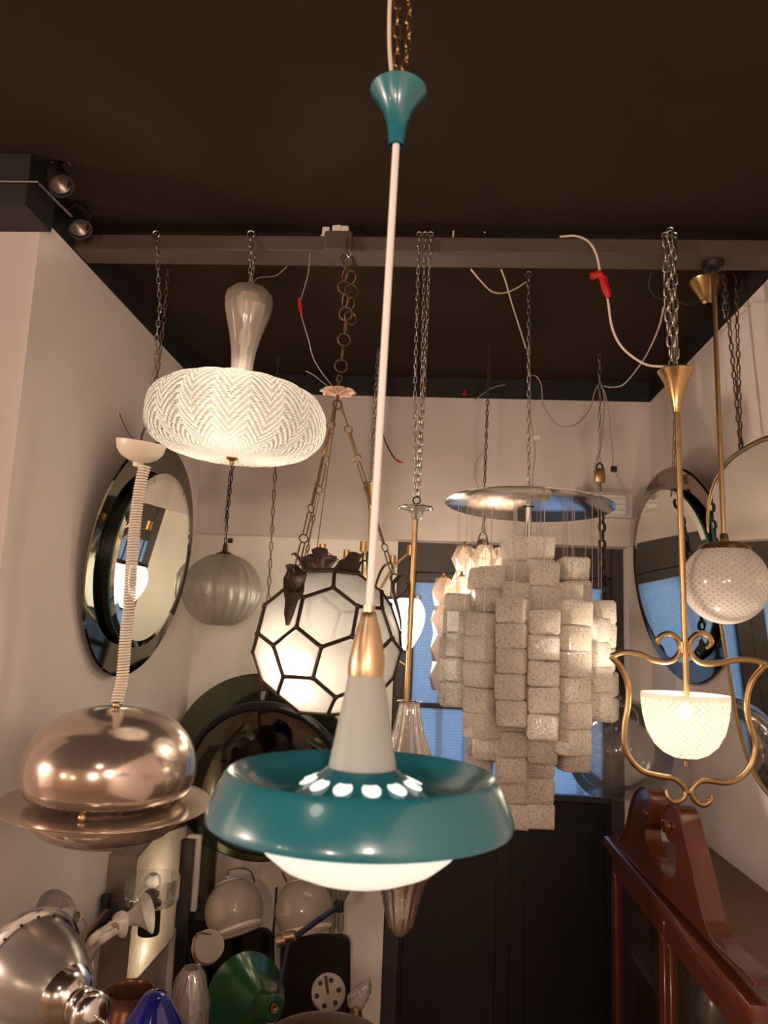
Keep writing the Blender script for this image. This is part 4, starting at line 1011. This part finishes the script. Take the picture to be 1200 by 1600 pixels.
def glassware(px, py, X, pr, label, mod=None):
    q = PX(px, py, X); zb = CZ-.36+.0145
    one('glass_vessel', xf(lathe(shell(pr, .003), 32, mod=mod, closed=True), Matrix.Translation((q.x, q.y, zb))), G_clear2, label, 'glassware')
glassware(1088, 1545, .82, [(.004, 0), (.055, 0), (.062, .01), (.058, .05), (.066, .12), (.07, .2), (.064, .24), (.072, .27)], 'tall clear glass jug behind the near cabinet door')
glassware(1128, 1565, .84, [(.004, 0), (.04, 0), (.055, .03), (.07, .08), (.06, .14), (.03, .18), (.028, .22)], 'round clear glass decanter right of the jug in the cabinet')
glassware(1165, 1590, .83, [(.004, 0), (.035, 0), (.012, .015), (.01, .08), (.04, .12), (.05, .19), (.045, .24)], 'clear stemmed goblet at the right end inside the cabinet', lambda th, s: 1+.04*math.sin(8*th))

# ================================================================ things in the lower left corner
tz = ZC-1.46
t = thing('side_table', 'oak table under the vases just below the picture edge', 'table', (-.74, 2.42, 0))
obj('table_top', box(-1.17, -.33, 1.75, 2.74, tz-.04, tz, .005), M_woodtable, t)
for x in (-1.13, -.40):
    for y in (1.80, 2.70): obj('leg', box(x, x+.05, y-.02, y+.03, 0, tz-.04, .003), M_woodtable, t)

def dish_lamp():
    ax = Vector((.80, -.50, -.08)).normalized(); c = P(152, 1590, 1.85)-ax*.300; m = axis_mtx(c, ax, (0, 0, 1)) @ Matrix.Diagonal((1, 1, 1.13, 1))
    t = thing('dish_lamp', 'large polished aluminium dish lamp with chrome knob in the bottom left corner', 'lamp', (c.x, c.y, c.z-.25))
    R = .126
    obj('dish', xf(lathe([(R, 0), (R*.985, .02), (R*.93, .06), (R*.83, .10), (R*.68, .137), (R*.55, .157)], 72), m), M_alu, t)
    obj('rim', xf(lathe([(R*.98, -.004), (R*1.09, -.008), (R*1.13, .0), (R*1.12, .010), (R*1.05, .016), (R*.99, .018)], 72, closed=True), m), M_chrome, t)
    obj('collar', xf(lathe([(R*.56, .154), (R*.50, .172), (R*.42, .184), (R*.34, .192), (R*.28, .197)], 48), m), M_chrome, t)
    obj('knob', xf(lathe([(.034, .196), (.042, .204), (.043, .214), (.036, .220), (.034, .228), (.046, .236), (.048, .248), (.040, .260), (.02, .268), (1e-3, .270)], 32), m), M_chrome, t)
    obj('pin', xf(lathe([(1e-3, .305), (.006, .304), (.007, .295), (.004, .29), (.005, .26)], 12), m), M_chrome, t)
    for i in range(18):
        th = 2*PI*i/18; p = m @ Vector((R*1.01*math.cos(th), R*1.01*math.sin(th), .019)); obj('rim_screw', ball(p, .0035, 6, 4), M_iron, t)
    b = m @ Vector((0, 0, -.02)); obj('stand', bar(b, (b.x, b.y, tz), .015, 10), M_iron, t)
    obj('stand_foot', lathe([(.11, tz), (.11, tz+.008), (.03, tz+.018), (.015, tz+.03)], 32, (b.x, b.y)), M_iron, t)
dish_lamp()

# octagonal hammered glass wall panel
ho = [(214, 1338), (245, 1302), (292, 1286), (293, 1400), (284, 1445), (262, 1477), (216, 1529), (195, 1545)]
pts = [PX(x, y, -1.09) for x, y in ho]
t = thing('wall_light', 'lit octagonal wall light of hammered pale glass in a pewter frame', 'wall light', Vector((-1.2, pts[0].y+.3, min(p.z for p in pts))))
cc = sum(pts, Vector())/len(pts); n = len(pts)
inr = [cc+(p-cc)*.965 for p in pts]; dv = Vector((-.106, 0, 0))
V = pts+inr+[p+dv for p in pts]+[p+dv for p in inr]
Fc = []
for i in range(n):
    j = (i+1) % n; Fc += [(i, j, j+n, i+n), (i, i+2*n, j+2*n, j), (i+n, j+n, j+3*n, i+3*n), (i+2*n, i+3*n, j+3*n, j+2*n)]
obj('frame', (V, Fc), M_pewter, t, sharp=20)
obj('back_plate', prism([p+dv*.98 for p in inr], (-.002, 0, 0)), M_white, t, sharp=20)
obj('glass', prism([p+Vector((.002, 0, 0)) for p in inr], (-.003, 0, 0)), G_hammer, t, sharp=20)
for (bx, by) in ((236, 1376), (214, 1486)):
    q = PX(bx, by, -1.118); obj('bulb', ball(q, .014, 12, 8), E_small, t)
for py in (1461, 1476, 1491):
    q = PX(186+(1461-py)*.12, py, -1.13); obj('rivet', ball((q.x, pts[0].y-.002, q.z), .005, 8, 5), M_chrome, t)

# drum sconce
c = PX(234, 1432, -1.0)
t = thing('wall_sconce', 'clear glass drum sconce with bulb on a black cylinder holder', 'wall lamp', c-Vector((0, 0, .09)))
k = mpp(c)
z = lambda py: zp(c.x, c.y, py)
obj('holder', lathe([(1e-3, z(1459)), (16*k, z(1459)), (16.5*k, z(1457)), (16.5*k, z(1408)), (10*k, z(1405))], 32, (c.x, c.y)), M_black, t)
obj('glass_drum', lathe([(2*k, z(1411)), (36*k, z(1411)), (41*k, z(1406)), (42*k, z(1398)), (42*k, z(1370)), (40*k, z(1370)), (39.5*k, z(1396)), (34*k, z(1399)), (2*k, z(1399))], 56, (c.x, c.y), closed=True), G_clear, t)
obj('bulb', ball((c.x, c.y, z(1378)), 14*k, 20, 12), G_clear, t)
obj('socket', lathe([(12*k, z(1400)), (12*k, z(1394)), (6*k, z(1390)), (2*k, z(1388))], 20, (c.x, c.y)), M_iron, t)
obj('arm', bar((c.x, c.y+.0, z(1440)), (-1.199, c.y+.02, z(1440)), .010, 10), M_black, t)

# porcelain flower sconce
def horn(p0, p1, r0, r1, n=8, flare=2.2, th=.003):
    p0, p1 = Vector(p0), Vector(p1); m = axis_mtx(p0, p1-p0, (0, 0, 1)); Ln = (p1-p0).length
    pr = [(r0+(r1-r0)*(i/n)**flare, Ln*i/n) for i in range(n+1)]
    return xf(lathe(shell(pr, th), 32, mod=lambda a, s: 1+.08*math.sin(3*a)*(4*s*(1-s)), closed=True), m)
X = -1.03
b0 = PX(128, 1505, -1.12)
t = thing('wall_sconce', 'white porcelain flower sconce with two trumpet blooms on the left wall', 'wall lamp', b0)
obj('stem', tube(smoothpts([PX(128, 1512, -1.15), PX(132, 1490, -1.1), PX(145, 1468, X), PX(160, 1456, X), PX(174, 1447, X)]), [.014]*25, 10), M_ceramic, t, sharp=0)
obj('stem', tube(smoothpts([PX(137, 1505, -1.15), PX(147, 1483, -1.1), PX(162, 1466, X+.03), PX(178, 1456, X+.02), PX(196, 1442, X+.02)]), [.013]*25, 10), M_ceramic, t, sharp=0)
fb = PX(188, 1440, X)
obj('bloom', horn(PX(172, 1449, X), fb+Vector((.02, -.05, .012)), .018, .042), M_ceramic, t)
obj('bloom_socket', lathe([(.010, 0), (.017, 0), (.017, .02), (.010, .02)], 20, closed=True), M_brassold, t, world=False).matrix_basis = wm(t).inverted() @ axis_mtx(PX(180, 1445, X-.0)+Vector((.012, -.04, .006)), (.3, -.9, .1))
h0 = PX(194, 1438, X+.01); obj('bloom', horn(h0, P(232, 1424, h0.y+.01), .022, .068, flare=2.2), M_ceramic, t)
obj('wall_plate', bar(PX(126, 1512, -1.199), PX(128, 1512, -1.17), .04, 20), M_ceramic, t)
# iron bracket with clear flared shade
b0 = PX(170, 1420, -1.16)
t = thing('wall_sconce', 'iron bracket with empty clear flared glass shade behind the dish lamp', 'wall lamp', b0)
obj('wall_bar', box(b0.x-.03, b0.x+.0, b0.y-.014, b0.y+.014, b0.z-.07, b0.z+.05, .002), M_black, t)
obj('bracket_arm', bar(PX(166, 1424, -1.15), PX(116, 1482, -1.07), .010, 8), M_brassold, t)
obj('bracket_arm', bar(PX(182, 1412, -1.15), PX(128, 1474, -1.07), .007, 8), M_iron, t)
obj('wire_loop', tube(smoothpts([PX(128, 1434, -1.05), PX(134, 1445, -1.05), PX(131, 1470, -1.06), PX(122, 1484, -1.06)]), .004, 6), M_greycable, t)
obj('lamp_holder', tube([PX(100, 1434, -1.05), PX(110, 1432, -1.05), PX(122, 1432, -1.05)], [.026, .024, .014], 14), M_cream, t)
obj('flared_shade', horn(PX(112, 1433, -1.05), PX(84, 1424, -1.03), .026, .056, flare=1.2), G_clear, t)

# vases on the table
def vase(name, px, py_top, Y, pr, mat, label, hw, mod=None):
    q = P(px, py_top, Y); H = q.z-tz; k = hw*mpp(q)
    return one(name, lathe([(r*k, tz+.001+z*H) for r, z in pr], 56, (q.x, q.y), mod=mod), mat, label, 'vase', origin=(q.x, q.y, tz+.001))
vase('vase', 203, 1546, 2.45, [(1e-3, 0), (.6, 0), (.9, .12), (1.35, .4), (1.45, .58), (1.25, .78), (.98, .90), (.93, .95), (1.02, 1.0), (.94, .995), (.84, .94), (1.0, .8), (.9, .6)], M_vase, 'brown glazed copper vase with wide open mouth', 37)
vase('vase', 243, 1550, 2.25, [(1e-3, 0), (1.6, 0), (2.2, .1), (2.7, .35), (2.75, .55), (2.3, .74), (1.55, .86), (1.0, .94), (.72, .985), (.45, 1.0), (1e-3, 1.003)], M_blue, 'deep cobalt blue glass vase with narrow closed top', 25)
vase('crystal_vase', 300, 1512, 2.6, [(1e-3, 0), (.7, 0), (.8, .2), (1.05, .5), (1.0, .75), (.75, .92), (.45, 1.0), (.4, .99), (.65, .9), (.9, .7)], G_clear2, 'clear cut crystal vase beside the green lamp', 30, lambda th, s: 1+.07*math.sin(9*th+12*s))
q = P(508, 1624, 2.45)
one('bowl', lathe([(1e-3, tz+.001), (.07, tz+.001), (.12, tz+.06), (.165, q.z-.03), (.178, q.z-.012), (.18, q.z-.004), (.172, q.z-.006), (.10, q.z-.0), (1e-3, q.z+.004)], 64, (q.x, q.y)), M_maroon, 'maroon lacquer bowl with lid at the bottom of the picture', 'bowl', origin=(q.x, q.y, tz+.001))
# twisted glass tapers
def taper(px, pyt, pyb, Y, label):
    a = P(px, pyb, Y); zt = P(px, pyt, Y).z; V = []; n = 30; H = zt-a.z
    g = lathe([((.022+.018*math.sin(PI*min(1, i/n*1.05)))*(1-(i/n)**6*.9), a.z+H*i/n) for i in range(n+1)], 32, (0, 0))
    def tw(v):
        s = (v.z-a.z)/H; th = math.atan2(v.y, v.x); r = math.hypot(v.x, v.y)*(1+.10*math.sin(7*th+26*s)); return Vector((a.x+.05*s*s+r*math.cos(th), a.y+r*math.sin(th)*.6, v.z))
    t = thing('glass_leaf', label, 'glass ornament', (a.x, a.y, tz if Y < 3 else 0))
    obj('twisted_glass', ([tw(v) for v in g[0]], g[1], g[2]), G_clear2, t)
    obj('socket', lathe([(.024, a.z-.06), (.026, a.z-.02), (.020, a.z+.005), (.01, a.z+.01)], 20, (a.x, a.y)), M_brassold, t)
    obj('post', bar((a.x, a.y, a.z-.055), (a.x, a.y, tz+.001 if Y < 3 else .001), .006, 8), M_brassold, t)
taper(556, 1527, 1578, 3.2, 'twisted clear glass leaf on a brass socket by the black door')
taper(286, 1503, 1556, 2.8, 'twisted clear glass leaf behind the crystal vase')

# pearl ball sconce
def ball_sconce():
    pl = P(432, 1362, 3.86)
    t = thing('wall_sconce', 'cream twin wall lamp with two hanging pearl glass balls', 'wall lamp', pl-Vector((0, 0, .05)))
    obj('wall_plate', prism([P(406, 1347, 3.87), P(455, 1347, 3.87), P(455, 1374, 3.87), P(444, 1386, 3.87), P(420, 1386, 3.87), P(408, 1374, 3.87)], (0, .03, 0)), M_cream, t, sharp=20)
    for i, (px, tx, lx) in enumerate(((366, 352, 398), (475, 465, 448))):
        c = P(px, 1422, 3.66); k = mpp(c); r = 45*k
        m = axis_mtx(c, (-.36 if i == 0 else -.22, .36, .85))
        bl = obj('glass_ball', xf(lathe([(max(.02, r*math.sin(PI*j/30)), -r*1.02*math.cos(PI*j/30)) for j in range(9, 29)], 56), m), G_ball, t, sharp=0)
        zr = -r*1.02*math.cos(PI*5/30); rr = r*math.sin(PI*5/30)
        obj('rim', xf(lathe([(r*.70, -r*.70), (r*.78, -r*.73), (r*.87, -r*.66), (r*.885, -r*.56), (r*.82, -r*.55), (r*.73, -r*.62)], 48, closed=True), m), M_cream, bl)
        obj('cap', xf(lathe([(r*.52, r*.89), (r*.50, r*.93), (r*.28, r*1.02), (r*.08, r*1.06), (r*.05, r*1.12)], 32), m), M_cream, bl)
        tp = m @ Vector((0, 0, r*1.1)); q0 = P(lx, 1378, 3.85)
        obj('hook_arm', tube(smoothpts([tp, tp+Vector((.004, 0, .03)), P((px+lx)/2-4, 1357, 3.72), P(lx-6, 1362, 3.8), q0]), .004, 8), M_brassold, t, sharp=0)
    obj('cord', tube(smoothpts([P(432, 1386, 3.87), P(430, 1420, 3.87), P(427, 1470, 3.88), P(430, 1560, 3.88)]), .005, 6), M_darkcable, t)
ball_sconce()

# green cone lamp on jointed navy arm
c = P(384, 1566, 2.95); ax = Vector((.62, -.70, .26)).normalized()
t = thing('arm_lamp', 'green enamel cone lamp with jointed navy blue arm', 'lamp', c-Vector((0, 0, .16)))
m = axis_mtx(c, ax)
obj('shade', xf(lathe([(.158, -.002), (.160, 0), (.157, .002), (.05, .118), (.046, .128), (.046, .122), (.15, -.002)], 64), m), M_green, t)
obj('shade_neck', xf(lathe([(.047, .112), (.046, .13), (.043, .19), (.036, .20), (.02, .202), (.018, .19)], 40), m), M_green, t)
obj('neck_socket', xf(lathe([(.016, .200), (.016, .206), (.010, .207), (1e-3, .203)], 16), m), M_brassold, t)
for th, rr, hz in ((3.9, .105, .062), (.2, .046, .16)):
    p = m @ Vector((rr*math.cos(th), rr*math.sin(th), hz)); obj('screw_button', ball(p, .012, 12, 6, .8), M_white, t)
j0 = P(452, 1470, 3.0); j1 = P(529, 1416, 3.35); j2 = P(553, 1376, 3.80)
nk = m @ Vector((.02, 0, .17))
obj('lower_arm', tube([nk, j0], .007, 8), M_navy, t)
obj('middle_arm', bar(j0, j1, .011, 10), M_navy, t)
obj('upper_arm', bar(j1, j2, .010, 10), M_navy, t)
obj('joint', merge(bar(j0+Vector((-.02, 0, .012)), j0+Vector((.02, 0, .02)), .018, 12)), M_copper, t)
obj('joint', bar(j0+Vector((-.045, 0, -.005)), j0+Vector((-.012, 0, .004)), .020, 12), M_copper, t)
obj('joint', box(j1.x-.02, j1.x+.02, j1.y-.02, j1.y+.02, j1.z-.02, j1.z+.02, .005), M_iron, t)
obj('wall_mount', bar(j2, Vector((j2.x, 3.899, j2.z)), .03, 14), M_iron, t)

# dark leaning mirrors and frames on the back wall
def rrect(x0, y0, x1, y1, Y, r, n=4):
    pts = []
    for cx, cy, a0 in ((x1-r, y0+r, -90), (x1-r, y1-r, 0), (x0+r, y1-r, 90), (x0+r, y0+r, 180)):
        for i in range(n+1):
            a = math.radians(a0+90*i/n); pts.append(P(cx+r*math.cos(a), cy+r*math.sin(a), Y))
    return pts
for (x0, y0, x1, y1, Y, lab) in ((322, 1452, 424, 1680, 3.84, 'black smoked mirror leaning under the left pearl ball'), (438, 1462, 547, 1640, 3.82, 'black smoked mirror with rounded corners beside the black door')):
    pts = rrect(x0, y0, x1, y1, Y, 14); lo = min(p.z for p in pts); t = thing('dark_mirror', lab, 'mirror', ((pts[0].x+pts[-1].x)/2, Y, lo))
    obj('backing', prism(pts, (0, .025, 0)), M_black, t, sharp=30)
    cc = sum(pts, Vector())/len(pts)
    obj('mirror_glass', prism([cc+(p-cc)*.97+Vector((0, -.004, 0)) for p in pts], (0, .004, 0)), M_smoke2, t, sharp=30)
    obj('support', box(cc.x-.05, cc.x+.05, Y+.002, Y+.02, 0.001, lo+.02), M_black, t)
q = P(513, 1551, 3.3)
t = thing('perforated_plate', 'round white plate with six dark holes by the black mirror', 'plate', q-Vector((0, 0, .08)))
m = axis_mtx(q, (-.1, -.95, .25))
k = 27*mpp(q)
obj('plate', xf(lathe([(1e-3, .008), (k*.9, .008), (k, .002), (k, -.008), (1e-3, -.008)], 48), m), M_drum, t)
for i in range(6):
    th = 2*PI*i/6+.3; obj('hole', xf(lathe([(1e-3, .0095), (.0095, .0095), (.0095, .007)], 16, (k*.66*math.cos(th), k*.66*math.sin(th))), m), M_black, t)
obj('spindle', tube([m @ Vector((0, 0, .005)), m @ Vector((0, .02, .03)), P(509, 1525, 3.28)], .006, 8), M_rust, t)
obj('stand', bar(m @ Vector((0, 0, -.006)), (q.x, q.y+.02, .001), .008, 8), M_iron, t)
# white drum lamp on a green stem
q = P(325, 1480, 3.1); m = axis_mtx(q, (.3, -.75, .45))
t = thing('drum_lamp', 'small cream drum lamp head on a thin brass stem behind the green lamp', 'lamp', (q.x, q.y, 0))
k = 24*mpp(q)
obj('drum', xf(lathe([(1e-3, .03), (k*.96, .03), (k, .026), (k, -.03), (k*.9, -.034), (1e-3, -.034)], 40), m), M_drum, t)
obj('stem', tube(smoothpts([P(304, 1466, 3.0), P(302, 1480, 2.98), P(308, 1510, 2.98), P(315, 1540, 2.98), Vector((P(316, 1560, 2.98).x, 2.98, tz+.0))]), .005, 8), M_brassold, t)
obj('yoke', tube(smoothpts([P(304, 1466, 3.0), P(312, 1458, 3.02), P(330, 1460, 3.05)]), .004, 8), M_brassold, t)
# stacked frames edge-on left of the green mirror
for (x0, y0, x1, y1, Y, mt, lab, nm) in ((283, 1312, 293, 1452, 3.58, M_black, 'black narrow picture frame edge left of the pale board', 'picture_frame'), (293, 1305, 305, 1425, 3.62, M_wall2, 'narrow pale board standing between two dark frames', 'board'), (305, 1290, 330, 1440, 3.85, M_greenglass, 'dark green glass strip board under the green round mirror', 'glass_board')):
    a = P(x0, y0, Y); b = P(x1, y1, Y)
    t = thing(nm, lab, 'panel', (a.x, Y, b.z))
    obj('panel', box(a.x, b.x, Y, Y+.03, b.z, a.z, .002), mt, t)
    obj('edge_strip', box(a.x+.004, a.x+.010, Y-.004, Y, b.z+.01, a.z-.01), mt, t)
    obj('support', box(a.x+.004, b.x-.004, Y+.016, Y+.028, 0.001, b.z), M_black, t)
cable('thin black cord hanging below the black picture frame', [(292, 1440, 3.56), (294, 1480, 3.55), (299, 1510, 3.52), (301, 1540, 3.5)], .003, M_darkcable)
# hanging clear glass tubes seen below the teal lamp
q = P(535, 1395, 3.7); t = thing('tube_sconce', 'cluster of clear glass tubes on the back wall under the teal lamp', 'wall lamp', q-Vector((0, 0, .2)))
for i, (dx, lo) in enumerate(((508, 1455), (515, 1452), (522, 1460), (529, 1450), (536, 1458))):
    a = P(dx, 1380, 3.78+.02*(i % 2)); b = P(dx-2, lo, 3.78+.02*(i % 2)); obj('glass_tube', lathe(shell([(.006, b.z), (.013, b.z+.012), (.013, a.z)], .002), 16, (a.x, a.y), closed=True), G_clear2, t)
a = P(505, 1378, 3.8); b = P(539, 1370, 3.8); obj('holder', box(a.x, b.x, 3.77, 3.899, a.z, b.z, .003), M_brassold, t)
